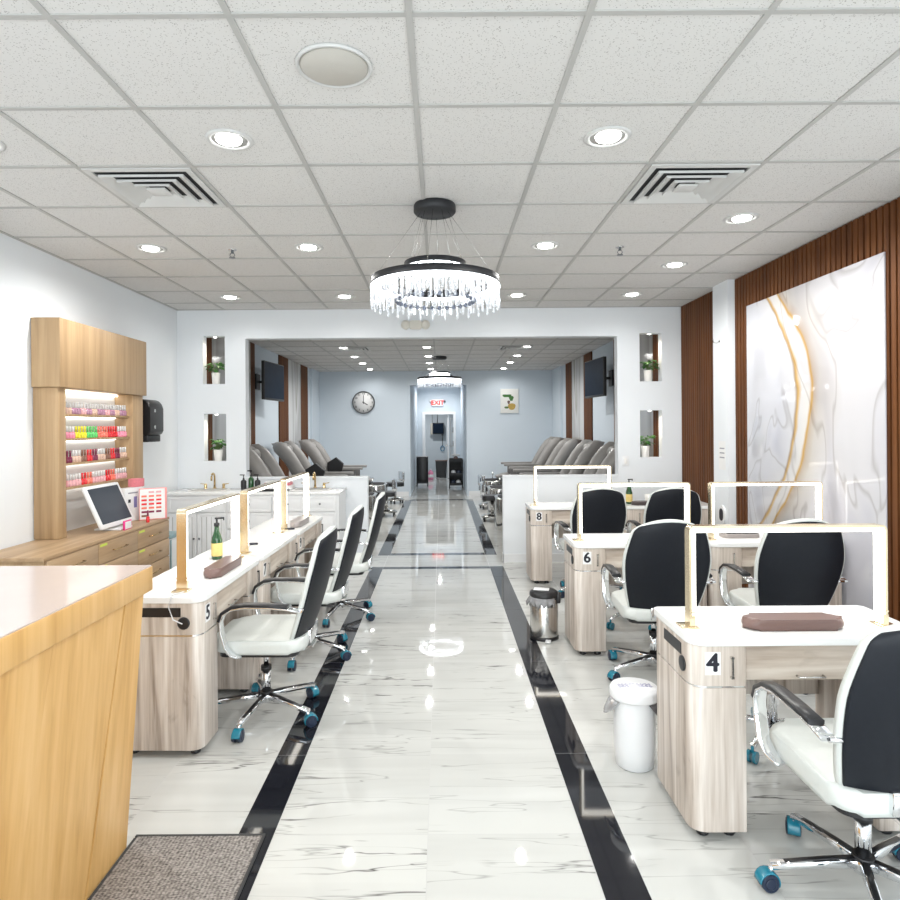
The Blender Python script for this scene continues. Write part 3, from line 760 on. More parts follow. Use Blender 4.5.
# cable from the first lamp to the outlet
lx, ly = ldpos(.045, .115)
cz = MB()
p0 = ldpos(.085, .12); p1 = ldpos(-.012, .14); p2 = ldpos(-.016, .085)
cz.tube([(p0[0], p0[1], TZ+.004), (ldpos(.02, .16)[0], ldpos(.02, .16)[1], TZ+.004), (p1[0], p1[1], TZ+.003), (ldpos(-.022, .15)[0], ldpos(-.022, .15)[1], .74), (ldpos(-.028, .125)[0], ldpos(-.028, .125)[1], .68), (p2[0], p2[1], .656)], .0032, 8)
tag(cz.build('power_cable', 'white'), 'thin white power cable running into the black outlet of the first left desk', 'cable')

# ------------------------------------------------------------------ office chairs
def bx(v): return -.225-.150*v-.02*math.sin(PI*v)
def bz(v): return .462+.588*v
def bw(v):
    w = .205+.055*math.sin(min(1, v/.55)*PI/2) if v < .55 else .26-.055*((v-.55)/.45)**1.5
    if v > .90: w -= .055*(((v-.90)/.10)**2.4)
    if v < .06: w -= .02*((.06-v)/.06)**2
    return w
def chair_proto():
    r = thing('office_chair', 'x', 'office chair')
    st = MB().prism(rrect(-.255, .235, -.236, .236, (.07, .10, .10, .07)), .415, .488, .026, True)
    o = st.build('seat', 'leather', r)
    MB().prism(rrect(-.22, .20, -.20, .20, .05), .39, .415).build('seat_pan', 'black', o)
    nu, nv = 13, 21
    vs = [0, .012, .04]+[.04+.86*k/13 for k in range(1, 14)]+[.93, .955, .975, .99, 1.0]; nv = len(vs)
    us = [-1, -.96, -.85, -.7, -.5, -.25, 0, .25, .5, .7, .85, .96, 1]
    def crown(v): return -.018 if False else 0
    def pt(i, j, off, k=1.0, lift=0):
        u, v = us[i], vs[j]; w = bw(v)*k
        x = bx(v)+.045*u*u+off; z = bz(v)-(.035*u*u if v > .9 else .035*u*u*max(0, (v-.6)/.3))
        return Vector((x, w*u, z))
    thick = lambda i, j: .030*max(.15, (1-abs(us[i])**4))*min(1, .35+6*min(vs[j], 1-vs[j]))
    b = MB().grid_shell(lambda i, j: pt(i, j, thick(i, j)), lambda i, j: pt(i, j, -.014-.6*thick(i, j)*.6), nu, nv).build('backrest', 'leather', r)
    def pp(i, j, off):
        u, v = us[i]*.955, .022+.952*vs[j]; w = bw(v)*.955
        return Vector((bx(v)+.045*u*u+off-.011*max(.15, (1-abs(us[i])**4))*min(1, .35+6*min(v, 1-v)), bw(v)*u, bz(v)-.035*u*u*(1 if v > .9 else max(0, (v-.6)/.3))))
    MB().grid_shell(lambda i, j: pp(i, j, -.016), lambda i, j: pp(i, j, -.020), nu, nv).build('back_panel', 'backpanel', b, label='black shell on the rear of the backrest')
    MB().box(-.275, -.245, -.09, .09, .425, .50, .006).box(-.275, -.10, -.06, .06, .392, .404).build('back_bracket', 'chrome', r)
    for s in (-1, 1):
        y = s*.275
        path = [(-.262, .655), (-.20, .668), (-.10, .676), (.02, .678), (.09, .668), (.135, .640), (.15, .60), (.145, .54), (.125, .47), (.105, .43), (.085, .415), (.06, .41)]
        P = [(x, y-(s*.0 if k < 9 else s*.012*(k-8)), z) for k, (x, z) in enumerate(path)]
        a = MB().tube(P, .006, sx=.024, up=(0, 1, 0)).build('armrest', 'chrome', r)
        q = path[1:7]
        MB().tube([(x+(.006 if k > 3 else 0), y, z+.010*(1 if k < 4 else .6)) for k, (x, z) in enumerate(q)], .009, sx=.026, up=(0, 1, 0)).build('arm_pad', 'black', a)
        MB().cyl((-.262, y, .655), (-.262, y-s*.06, .655), .010).build('arm_bolt', 'chrome', a)
    c = MB().cyl((0, 0, .075), (0, 0, .13), .032, .032).cyl((0, 0, .13), (0, 0, .26), .025).cyl((0, 0, .26), (0, 0, .39), .014).build('gas_column', 'chrome', r)
    MB().cyl((0, 0, .25), (0, 0, .275), .029).build('collar', 'black', c); MB().cyl((0, 0, .118), (0, 0, .132), .035).build('collar', 'black', c)
    MB().box(-.11, .10, -.07, .07, .372, .390, .004).tube([(.02, -.06, .38), (.02, -.22, .375)], .005, 8).build('tilt_mechanism', 'black', r)
    for k in range(5):
        a = 2*PI*k/5+.14; c_, s_ = math.cos(a), math.sin(a)
        lg = MB().tube([(.02*c_, .02*s_, .105), (.12*c_, .12*s_, .100), (.305*c_, .305*s_, .082)], [.017, .014, .010], sx=.016, up=(-s_, c_, 0)).build('base_leg', 'chrome', r)
        MB().tube([(.03*c_, .03*s_, .1235), (.12*c_, .12*s_, .1155), (.26*c_, .26*s_, .098)], [.002, .002, .002], sx=.009, up=(-s_, c_, 0)).build('leg_inlay', 'black', lg)
        x, y = .305*c_, .305*s_; th = a+.9+k*.8; d = Vector((math.cos(th), math.sin(th), 0))
        ca = MB(); ca.mi = 0
        cx, cy = x+.012*d.y, y-.012*d.x
        for s in (-1, 1): ca.cyl((cx+d.x*.007*s, cy+d.y*.007*s, .031), (cx+d.x*.025*s, cy+d.y*.025*s, .031), .031, .029, 20)
        ca.mi = 0
        for s in (-1, 1): ca.cyl((cx+d.x*.0252*s, cy+d.y*.0252*s, .031), (cx+d.x*.027*s, cy+d.y*.027*s, .031), .021, .017, 16)
        e = Vector((-d.y, d.x, 0)); ca.mi = 1
        hood = [(cx+e.x*.034*math.cos(t_), cy+e.y*.034*math.cos(t_), .031+.034*math.sin(t_)) for t_ in [k_*PI/8 for k_ in range(-1, 9)]]
        ca.tube(hood, .003, sx=.022, up=tuple(d))
        ca.mi = 2; ca.cyl((x, y, .052), (x, y, .082), .007)
        ca.build('caster', ['navy', 'teal', 'chrome'], lg, label='dark blue and teal twin wheel caster')
    return r
proto_c = chair_proto()
CH = [  # x, y, facing angle of local +x, label, group
    (-.988, 3.527, PI-.022, 'white leather office chair with black back at the first left desk, nearest on the left'),
    (-.95, 4.469, PI-.022, 'white office chair with black back at the middle left desk'),
    (-.872, 5.36, PI+.02, 'white office chair with black back at the last left desk, near the vanity'),
    (1.36, 4.06, PI/2-.05, 'black backed white office chair in front of desk 6, seen from behind'),
    (2.15, 4.06, PI/2-.03, 'black backed white office chair between desk 6 and the marble panel'),
    (1.40, 6.0, PI/2+.08, 'black backed white office chair in front of desk 8'),
    (2.10, 6.0, PI/2-.02, 'black backed white office chair at the back right corner desk'),
    (1.43, 2.15, PI/2, 'white office chair tucked under desk 4, only its left arm and casters in view')]
for i, (x, y, a, lab) in enumerate(CH):
    if i == 0: c = proto_c; c.location = (x, y, 0); c.rotation_euler.z = a
    else: c = copy_tree(proto_c, (x, y, 0), a)
    for ch in c.children:
        if ch.name.startswith('base_leg'): ch.rotation_euler.z = (0, .05, -.04, .62, .50, .5, .55, .1)[i]
    c['label'] = lab; c['group'] = 'white and black office chairs at the desks'
def stool(x, y, rz, lab):
    r = thing('rolling_stool', lab, 'stool', (x, y, 0), rz, 'low rolling stools behind the desks')
    MB().lathe([(0, .40), (.16, .40), (.175, .42), (.175, .45), (.15, .47), (0, .475)], cap=False, seg=28).build('seat', 'leather', r)
    MB().cyl((0, 0, .08), (0, 0, .40), .02).build('gas_column', 'chrome', r)
    for k in range(5):
        a = 2*PI*k/5; c_, s_ = math.cos(a), math.sin(a)
        lg = MB().tube([(0, 0, .10), (.12*c_, .12*s_, .097), (.27*c_, .27*s_, .075)], [.015, .013, .010], sx=.014, up=(-s_, c_, 0)).build('base_leg', 'chrome', r)
        ca = MB(); x0, y0 = .27*c_, .27*s_
        for s in (-1, 1): ca.cyl((x0+s_*.006*s, y0-c_*.006*s, .028), (x0+s_*.022*s, y0-c_*.022*s, .028), .028)
        ca.cyl((x0, y0, .045), (x0, y0, .075), .007); ca.build('caster', 'teal', lg)
stool(1.52, 5.13, 2.62, 'rolling stool with teal casters behind desk 6')
stool(1.66, 3.17, 3.9, 'rolling stool with teal casters behind desk 4')

# ------------------------------------------------------------------ things on the desks
def pump_bottle(label, x, y, z):
    r = thing('pump_bottle', label, 'bottle', (x, y, z), .4)
    b = MB().lathe([(0, 0), (.030, 0), (.0335, .006), (.0335, .115), (.030, .135), (.017, .175), (.0145, .19), (.0145, .205)], seg=28).build('glass_body', 'gglass', r)
    MB().lathe([(.0338, .022), (.0342, .024), (.0342, .100), (.0338, .102)], cap=False, seg=28).build('paper_label', 'labely', r)
    p = MB().lathe([(.0165, .2055), (.0165, .225), (.006, .228), (.006, .250)], seg=18).box(-.012, .045, -.008, .008, .250, .260, .002).box(.038, .045, -.004, .004, .240, .251).build('pump', 'black', r)
    return r
x, y = ldpos(.89, .26); pump_bottle('green glass pump bottle with yellow label on the first left desk', x, y, TZ)
pump_bottle('green glass pump bottle with yellow label on the corner desk right of desk 8', 1.965, 6.60, TZ)
def cushion(label, x, y, z, rz, m, L=.30, W=.085, Hh=.045):
    o = MB().prism(rrect(-L/2, L/2, -W/2, W/2, W*.49, 8), 0, Hh, min(.018, Hh*.4), True)
    o = o.build('hand_rest', m, None, (x, y, z), rz); return tag(o, label, 'hand rest', 'padded hand rests on the desks')
x, y = ldpos(.57, .10); cushion('brown padded hand rest on the first left desk below the pump bottle', x, y, TZ, LA, 'brown', .42, .095, .05)
x, y = ldpos(2.28, .08); cushion('grey padded hand rest on the last left desk', x, y, TZ, LA, 'greyc', .38, .09, .05)
cushion('brown padded hand rest on desk 4', 1.41, 2.54, TZ, 0, 'brown', .40, .10, .045)
cushion('dark padded hand rest on the back right corner desk', 2.08, 6.50, TZ, 0, 'darkc', .24, .09, .04)
x, y = ldpos(1.36, .20)
o = MB().prism(rrect(-.05, .05, -.012, .012, .011), 0, .012, .003, True).build('nail_file', 'ink', None, (x, y, TZ), LA-1.2); tag(o, 'small dark nail tool lying on the middle left desk', 'tool')
x, y = ldpos(2.02, .10)
o = MB().prism(rrect(-.04, .04, -.012, .012, .011), 0, .012, .003, True).build('nail_file', 'ink', None, (x, y, TZ), LA-1.3); tag(o, 'small dark nail tool near the grey hand rest on the left row', 'tool')
r = thing('manicure_tray', 'white tray with dark slots on the desk next to desk 6', 'tray', (2.17, 4.60, TZ))
MB().prism(rrect(-.13, .13, -.06, .06, .03), 0, .03, .006, True).build('tray_body', 'greyc', r)
for yy in (-.025, .02): MB().box(-.10, .12, yy-.012, yy+.012, .0302, .034).build('slot', 'ink', r)
o = MB().lathe([(0, 0), (.032, 0), (.036, .05), (.038, .085), (.034, .085), (.031, .01), (0, .008)], cap=False, seg=22).build('cup', 'pot', None, (2.20, 6.70, TZ)); tag(o, 'white cup at the back of the corner desk behind the dark hand rest', 'cup')

# ------------------------------------------------------------------ bins
r = thing('pedal_bin', 'brushed steel pedal bin with black lid and plastic liner beside desk 6', 'trash can', (.772, 4.78, 0), -.25)
MB().lathe([(.103, .02), (.105, .03), (.105, .30), (.101, .305)], seg=36).build('body', 'steel', r)
MB().lathe([(.108, .0), (.108, .022), (.10, .026)], seg=36).build('base_ring', 'black', r)
lid = MB(); lid.lathe([(.108, .315), (.110, .325), (.108, .345), (.085, .362), (0, .368)], seg=36); lid.build('lid', 'black', r)
MB().box(-.075, .04, -.05, .03, .3655, .3685, .001).build('lid_plate', 'white', r)
MB().box(.085, .125, -.035, .035, .27, .345, .008).build('hinge', 'black', r)
m = MB(); prof = []
lb = MB()
def liner(i, j, d):
    a = -2.9+2.2*i/22; zz = .318-.055*j/5*(1+.35*math.sin(i*1.9)); rr = .108+.035*(j/5)*(.7+.4*math.sin(i*1.3+1)) if j else .106
    if j == 5: rr -= .012
    return Vector((-.0+(rr+d)*math.cos(a), (rr+d)*math.sin(a), zz))
lb.grid_shell(lambda i, j: liner(i, j, .002), lambda i, j: liner(i, j, 0), 23, 6).build('liner', 'bag', r)
MB().box(.02, .06, -.15, -.10, .004, .018, .004).build('pedal', 'white', r)
r = thing('white_bin', 'white cylindrical bin with lid and liner peeking out beside desk 4', 'trash can', (.905, 2.98, 0), 0)
r.name = 'lidded_bin'
MB().lathe([(.078, 0), (.086, .006), (.094, .10), (.097, .315), (.096, .325)], seg=40).build('body', 'white', r)
MB().lathe([(.112, .322), (.114, .330), (.113, .358), (.107, .368), (0, .374)], seg=40).build('lid', 'white', r)
sc = MB()
for row in range(2):
    for k in range(9):
        cx = -.072+.018*k; cy = -.012+.022*row-.10*cx*cx*8; a0 = random.uniform(0, 6)
        pts = [(cx+.009*math.cos(a0+t_*1.1)*(.5+.1*t_), cy+.008*math.sin(a0+t_*1.1), .3728) for t_ in range(6)]
        sc.tube(pts, .0010, 5)
sc.build('marking', 'purple', r, label='faint purple scrawl across the lid')
for a0, a1, mm in ((2.6, 3.75, 'bag'), (-1.2, -.15, 'bagd')):
    def lf(i, j, d, a0=a0, a1=a1):
        t_ = i/14; a = a0+(a1-a0)*t_; dr = math.sin(PI*t_)
        rr = .099+(.046*dr)*(j/4)**.6+.002*math.sin(i*2.3+j)
        return Vector(((rr+d)*math.cos(a), (rr+d)*math.sin(a), .321-.072*dr*(j/4)))
    MB().grid_shell(lambda i, j: lf(i, j, .0015), lambda i, j: lf(i, j, 0), 15, 5).build('liner', mm, r)
# ------------------------------------------------------------------ reception counter and mat
r = thing('reception_counter', 'golden oak reception counter with flared front at the left edge', 'counter', (-1.12, 2.44, 0))
MB().box(-.95, .0, -1.7, 0, .978, 1.07, .003).build('countertop_edge', 'oak', r)
MB().box(-.945, -.004, -1.695, -.004, 1.0702, 1.0745).build('countertop', 'cream_top', r)
def flare(y0, y1, zt=.977, xt=-.020, xb=-.085, back=-.9, d0=0, d1=0):
    m = MB(); v = [m.bm.verts.new(p) for p in ((xb, y0+d0, .0), (xb, y1+d1, .0), (back, y1+d1, .0), (back, y0+d0, .0), (xt, y0, zt), (xt, y1, zt), (back, y1, zt), (back, y0, zt))]
    for q in ((0, 1, 2, 3), (4, 7, 6, 5), (0, 4, 5, 1), (1, 5, 6, 2), (2, 6, 7, 3), (3, 7, 4, 0)): m.bm.faces.new([v[k] for k in q])
    return m
yy = -.03
for k, L in enumerate((.14, .42, .42, .42)):
    flare(yy-L+.006, yy, xt=-.022-.003*(k % 2), xb=-.095-.004*(k % 2), d0=-.14, d1=0 if k == 0 else -.14).build('front_panel', 'oak', r); yy -= L
MB().box(-.88, -.12, -1.5, -.045, .003, .95).build('carcass', 'dark', r)
r = thing('doormat', 'grey ribbed doormat with dark edging beside the reception counter', 'doormat', (0, 0, 0))
MB().box(-1.199, -.710, 1.25, 2.465, .0, .008, .002).build('pile', 'mat', r)
e = MB().box(-1.208, -.70, 2.462, 2.474, .0, .0095, .002).box(-.711, -.70, 1.24, 2.463, 0, .0095, .002).box(-1.208, -1.197, 1.24, 2.455, 0, .0095, .002)
e.build('edging', 'matedge', r)

# ------------------------------------------------------------------ drawer counter, polish display
CXF, CZ = -2.60, .765
r = thing('drawer_cabinet', 'long oak drawer counter along the left wall below the polish shelves', 'cabinet', (0, 0, 0))
MB().box(-3.085, CXF-.004, 4.12, 5.985, .06, CZ-.025).build('carcass', 'oakd', r)
MB().box(-3.085, CXF+.008, 4.10, 6.0, CZ-.025, CZ, .002).build('worktop', 'oaky', r)
MB().box(-3.05, CXF-.05, 4.14, 5.96, 0, .06).build('plinth', 'dark', r)
for c in range(3):
    y1 = 5.98-.617*c; y0 = y1-.612
    for q in range(4):
        z1 = CZ-.03-.168*q; z0 = z1-.162
        d = MB().box(CXF-.004, CXF+.012, y0, y1, z0, z1, .002).build('drawer', 'oaky', r)
        yc = (y0+y1)/2
        MB().tube([(CXF+.011, yc-.10, (z0+z1)/2), (CXF+.034, yc-.10, (z0+z1)/2), (CXF+.034, yc+.10, (z0+z1)/2), (CXF+.011, yc+.10, (z0+z1)/2)], .005, 8).build('handle', 'brass', d)
        if q < 2 and c < 2: MB().box(CXF+.0122, CXF+.0132, y0+.02, y0+.12, z1-.028, z1-.010).build('sticker', 'lime', d, label='lime green sticker')
r = thing('polish_display', 'oak framed lit wall shelf unit for nail polish above the drawer counter', 'shelf unit', (0, 0, 0))
DX0, DX1, DY0, DY1 = -3.095, -2.95, 4.78, 6.14
MB().box(DX0, DX1+.075, DY0-.02, DY1+.02, 1.925, 2.45, .003).build('header', 'oakd', r)
for y0, y1 in ((DY1-.20, DY1), (DY0, DY0+.10)): MB().box(DX0, DX1+.045, y0, y1, CZ+.002, 1.924, .002).build('side_post', 'oakd', r)
MB().box(DX0, DX0+.02, DY0+.10, DY1-.20, CZ+.002, 1.924).build('back_panel', 'white', r)
SH = [1.725, 1.53, 1.335, 1.145]
for z in SH: MB().box(DX0+.02, DX1+.01, DY0+.101, DY1-.201, z-.018, z, .001).build('shelf', 'oakd', r)
MB().box(DX0+.025, DX0+.06, DY0+.12, DY1-.22, 1.905, 1.92).build('led_strip', 'led', r, label='white led strip under the header')
for z in SH: MB().box(DX0+.022, DX0+.040, DY0+.12, DY1-.22, z-.026, z-.0185).build('led_strip', 'led', r, label='white led strip under the shelf')
polish_mesh = {}
for k in POL:
    m = MB(); m.mi = 0; m.lathe([(.013, 0), (.0155, .004), (.0155, .040), (.008, .050), (.007, .052)], seg=12)
    m.mi = 1; m.lathe([(.0085, .0522), (.0080, .095), (.006, .098)], seg=10)
    me = m.mesh('nail_polish'); me.materials.append(MT['pol_'+k]); me.materials.append(MT['white' if k in ('pink', 'mauve', 'nude', 'rose') else 'pol_'+k]); polish_mesh[k] = me
rows = [('mauve', 'nude', 'mauve', 'rose'), ('pink', 'red', 'coral', 'green', 'yellow'), ('nude', 'plum', 'red', 'brown'), ('rose', 'rose', 'coral', 'red')]
nth = ['top', 'second', 'third', 'lowest']
for ri, z in enumerate(SH):
    ya, yb = DY0+.13, DY1-.23; n = 25
    for k in range(n):
        seq = rows[ri]; cname = seq[min(len(seq)-1, (k*len(seq))//9 % len(seq))] if ri != 1 else seq[(k//4) % len(seq)]
        o = bpy.data.objects.new('nail_polish', polish_mesh[cname]); col.objects.link(o)
        yk = yb-(yb-ya)*k/(n-1)
        o.location = (DX1-.015, yk, z)
        tag(o, f'small {cname} nail polish bottle on the {nth[ri]} shelf of the oak polish display', 'nail polish', 'nail polish bottles on the lit shelves')
# things on the drawer counter
r = thing('touch_monitor', 'white touch screen monitor tilted back on the drawer counter', 'monitor', (-2.72, 5.30, CZ), 0)
mon = MB(); rt = Matrix.Rotation(-.42, 3, 'Y')
def mbox(x0, x1, y0, y1, z0, z1, bev=0): return MB().box(x0, x1, y0, y1, z0, z1, bev, rot=rt, piv=(0, 0, .03))
mbox(-.012, .012, -.27, .27, .03, .40, .006).build('case', 'white', r)
mbox(.0122, .0135, -.235, .235, .065, .375).build('screen', 'screen', r)
MB().box(-.15, .07, -.10, .10, 0, .014, .004).box(-.12, -.06, -.03, .03, .014, .20, .006, rot=Matrix.Rotation(.0, 3, 'Y')).build('stand', 'white', r)
r = thing('colour_chart', 'salmon edged polish colour chart standing at the end of the drawer counter', 'colour chart', (-2.665, 5.82, CZ+.001), -.98)
MB().box(-.010, .010, -.118, .118, 0, .29, .002).build('board', 'pink', r)
MB().box(.0102, .0112, -.114, .100, .008, .283).build('sheet', 'paper', r)
sw = ['rose', 'coral', 'red', 'red', 'coral', 'plum', 'brown']
for i, cn in enumerate(sw):
    for j in range(3):
        if i == 6 and j > 0: continue
        if i == 0 and j == 0: continue
        y0 = -.10+.062*j; z0 = .245-.036*i
        MB().box(.0113, .0122, y0, y0+.045, z0, z0+.018).build('swatch', 'pol_'+cn, r)
r = thing('leaflet_holder', 'white leaflet holder with printed pages between monitor and colour chart', 'leaflet holder', (-2.835, 5.80, CZ+.001), -.25)
MB().box(-.045, .045, -.16, .085, 0, .30, .003).build('case', 'white', r)
for yy, zz, w_, hh, c in ((-.12, .17, .03, .03, 'ink'), (-.05, .12, .04, .10, 'purple'), (.04, .15, .03, .04, 'pinkjug'), (.04, .07, .03, .04, 'greyink'), (-.12, .25, .12, .012, 'greyink'), (-.12, .10, .02, .02, 'ink')):
    MB().box(.0452, .0462, yy, yy+w_, zz, zz+hh).build('print', c, r)
o = MB().box(-.045, .045, -.06, .05, 0, .075, .004).build('gift_box', 'rose', None, (-2.835, 5.86, CZ+.3025), -.25)
tag(o, 'rose pink box on top of the white leaflet holder behind the colour chart', 'box')
r = thing('nail_polish_bottle', 'single dark red polish bottle at the foot of the colour chart', 'nail polish', (-2.63, 5.64, CZ))
MB().lathe([(.013, 0), (.015, .004), (.015, .045), (.008, .055)], seg=14).build('glass_body', 'pol_red', r); MB().lathe([(.0085, .056), (.008, .105), (.005, .108)], seg=12).build('cap', 'pol_plum', r)
r = thing('card_holder', 'magenta and white card holder in front of the monitor', 'card holder', (-2.625, 5.26, CZ))
MB().box(-.008, .008, -.06, .06, 0, .075, .003).build('frame', 'magenta', r); MB().box(.0082, .0092, -.05, .05, .008, .067).build('card', 'paper', r)
# paper towel dispenser
r = thing('towel_dispenser', 'black rounded paper towel dispenser on the left wall', 'towel dispenser', (XL, 6.41, 1.47))
def disp(x0, x1, hw, z0, z1): 
    return MB().prism([(x, z) for x, z in rrect(x0, x1, z0, z1, (.02, .04, .09, .01))], -hw, hw, .012, True)
o = disp(0.001, .21, .15, 0.07, .43).build('cover', 'black', r); o.rotation_euler.x = PI/2
MB().box(.001, .185, -.14, .14, 0, .0695, .01).build('chute', 'blackm', r)
MB().lathe([(.018, 0), (.018, .004)], c=(.211, -.05, .15), axis='x', seg=16).build('sensor', 'steel', r); MB().box(.2105, .213, -.06, -.03, .30, .33).build('window', 'steel', r)

# ------------------------------------------------------------------ white double vanity
VX0, VX1, VYF, VZ = -3.02, -1.125, 6.90, .90
r = thing('vanity', 'white double sink vanity along the partition on the left', 'vanity', (0, 0, 0))
MB().box(VX0, VX1, VYF, YP-.016, .10, VZ-.032).build('carcass', 'white', r)
for fx in (VX0+.03, VX1-.03):
    for fy in (VYF+.03, YP-.06): MB().box(fx-.028, fx+.028, fy-.028, fy+.028, 0, .10).build('foot', 'white', r)
MB().box(VX0-.012, VX1+.012, VYF-.018, YP-.016, VZ-.03, VZ, .003).build('countertop', 'quartz', r)
def shaker(par, x0, x1, z0, z1, name='door'):
    f = MB().box(x0, x1, VYF-.014, VYF-.0005, z0, z1, .002)
    o = f.build(name, 'white', par)
    e = .03
    m = MB().box(x0+.004, x1-.004, VYF-.020, VYF-.014, z1-e, z1-.004).box(x0+.004, x1-.004, VYF-.020, VYF-.014, z0+.004, z0+e).box(x0+.004, x0+e, VYF-.020, VYF-.014, z0+e, z1-e).box(x1-e, x1-.004, VYF-.020, VYF-.014, z0+e, z1-e)
    m.build('moulding', 'white', o); return o
def knob(o, x, z): MB().lathe([(.004, 0), (.004, -.012), (.011, -.018), (.009, -.026), (0, -.028)], c=(x, VYF-.014, z), axis='y', seg=14).build('knob', 'clockrim', o)
ZT = VZ-.045
for x0, x1, kind in ((VX0+.03, -2.36, 'doors'), (-2.35, -1.86, 'drawers'), (-1.85, -1.51, 'drawers'), (-1.50, VX1-.03, 'door')):
    d = shaker(r, x0, x1, ZT-.17, ZT, 'drawer'); knob(d, (x0+x1)/2, ZT-.085)
    if kind == 'drawers':
        for k in range(3):
            z1 = ZT-.18-.18*k; d = shaker(r, x0, x1, z1-.17, z1, 'drawer'); knob(d, (x0+x1)/2, z1-.085)
    elif kind == 'doors':
        xm = (x0+x1)/2
        a = shaker(r, x0, xm-.003, .14, ZT-.18); knob(a, xm-.03, .40); b_ = shaker(r, xm+.003, x1, .14, ZT-.18); knob(b_, xm+.03, .40)
        for dd, xa, xb in ((a, x0, xm-.003), (b_, xm+.003, x1)):
            g = MB()
            for q in range(5): xx = xa+.05+(xb-xa-.1)*q/4; g.box(xx-.003, xx+.003, VYF-.0165, VYF-.0142, .18, ZT-.22)
            g.build('bead_board', 'grid', dd)
    else:
        a = shaker(r, x0, x1, .14, ZT-.18); knob(a, x0+.05, .40)
for i, xc in enumerate((-2.64, -1.47)):
    s = MB().prism(rrect(xc-.21, xc+.21, 7.02, 7.30, .05), VZ+.0005, VZ+.006, .002, True).build('sink_rim', 'pot', r)
    MB().prism(rrect(xc-.185, xc+.185, 7.04, 7.28, .05), VZ+.0062, VZ+.007).build('basin', 'grid', s)
    f = thing('faucet', f'brushed brass gooseneck faucet of the {["left", "right"][i]} vanity sink', 'faucet', (xc, 7.335, VZ+.001), 0, 'brass faucets on the vanity')
    MB().lathe([(.024, 0), (.024, .006), (.015, .012), (.013, .03)], seg=18).tube([(0, 0, .02), (0, 0, .13)]+[(0, -.05+.05*math.cos(a), .13+.05*math.sin(a)) for a in [k*PI/8 for k in range(1, 9)]]+[(0, -.10, .10)], .011, 12).build('spout', 'brass', f)
    for s2 in (-1, 1):
        MB().lathe([(.022, 0), (.022, .006), (.016, .012), (.015, .055), (.010, .06)], c=(s2*.105, 0, 0), seg=18).tube([(s2*.105, 0, .052), (s2*.165, 0, .060)], [.006, .004], 8).build('handle', 'brass', f)
def dispenser(lab, x, y, m, h=.16):
    r = thing('soap_dispenser', lab, 'soap dispenser', (x, y, VZ+.001), 2.9, 'soap bottles on the vanity')
    MB().lathe([(.030, 0), (.032, .005), (.032, h*.62), (.026, h*.70), (.012, h*.74), (.012, h*.80)], seg=20).build('bottle_body', m, r)
    MB().lathe([(.010, h*.80), (.010, h*.88), (.005, h*.9), (.005, h*1.08)], seg=12).box(-.01, .045, -.008, .008, h*1.08, h*1.15, .002).build('pump', 'black', r)
dispenser('dark soap bottle with pump, leftmost of three on the vanity', -2.26, 7.20, 'black', .15)
dispenser('tall dark green soap bottle, middle of three on the vanity', -2.18, 7.22, 'gglass', .19)
dispenser('dark soap bottle with white pump collar, rightmost of three on the vanity', -2.10, 7.20, 'black', .15)
for k, (m_, z0, h_, lab) in enumerate((('paper', 0, .045, 'stack of white sheets under the red folder on the vanity'), ('rose', .045, .03, 'red folder lying on the white sheets on the vanity'), ('paper', .075, .02, 'white leaflet topmost on the vanity stack'))):
    o = MB().box(-.15+.01*k, .17-.02*k, -.09, .09, 0, h_-.001, .002).build('folder' if k == 1 else 'paper_stack', m_, None, (-1.88, 7.26, VZ+.001+z0), .05*k); tag(o, lab, 'stationery')
r = thing('shallow_tray', 'flat black tray lying on the middle of the vanity', 'tray', (-1.90, 7.02, VZ+.001)); 
MB().prism(rrect(-.20, .20, -.06, .06, .02), 0, .012, .003).build('tray_base', 'black', r); MB().tube([(-.19, -.05, .014), (.19, -.05, .014), (.19, .05, .014), (-.19, .05, .014)], .004, 6, True).build('rim', 'black', r)
r = thing('towel_bin', 'narrow white step bin with grey blue edges between drawer counter and vanity', 'bin', (-2.83, 6.40, 0))
MB().prism(rrect(-.12, .12, -.13, .13, .03), 0, .50, .004, True).build('body', 'white', r)
MB().prism(rrect(-.125, .125, -.135, .135, .03), .50, .54, .006, True).build('lid', 'teal_rack', r)
MB().box(.1202, .128, -.12, -.095, .02, .49).box(.1202, .128, .095, .12, .02, .49).build('edge_strip', 'teal_rack', r)

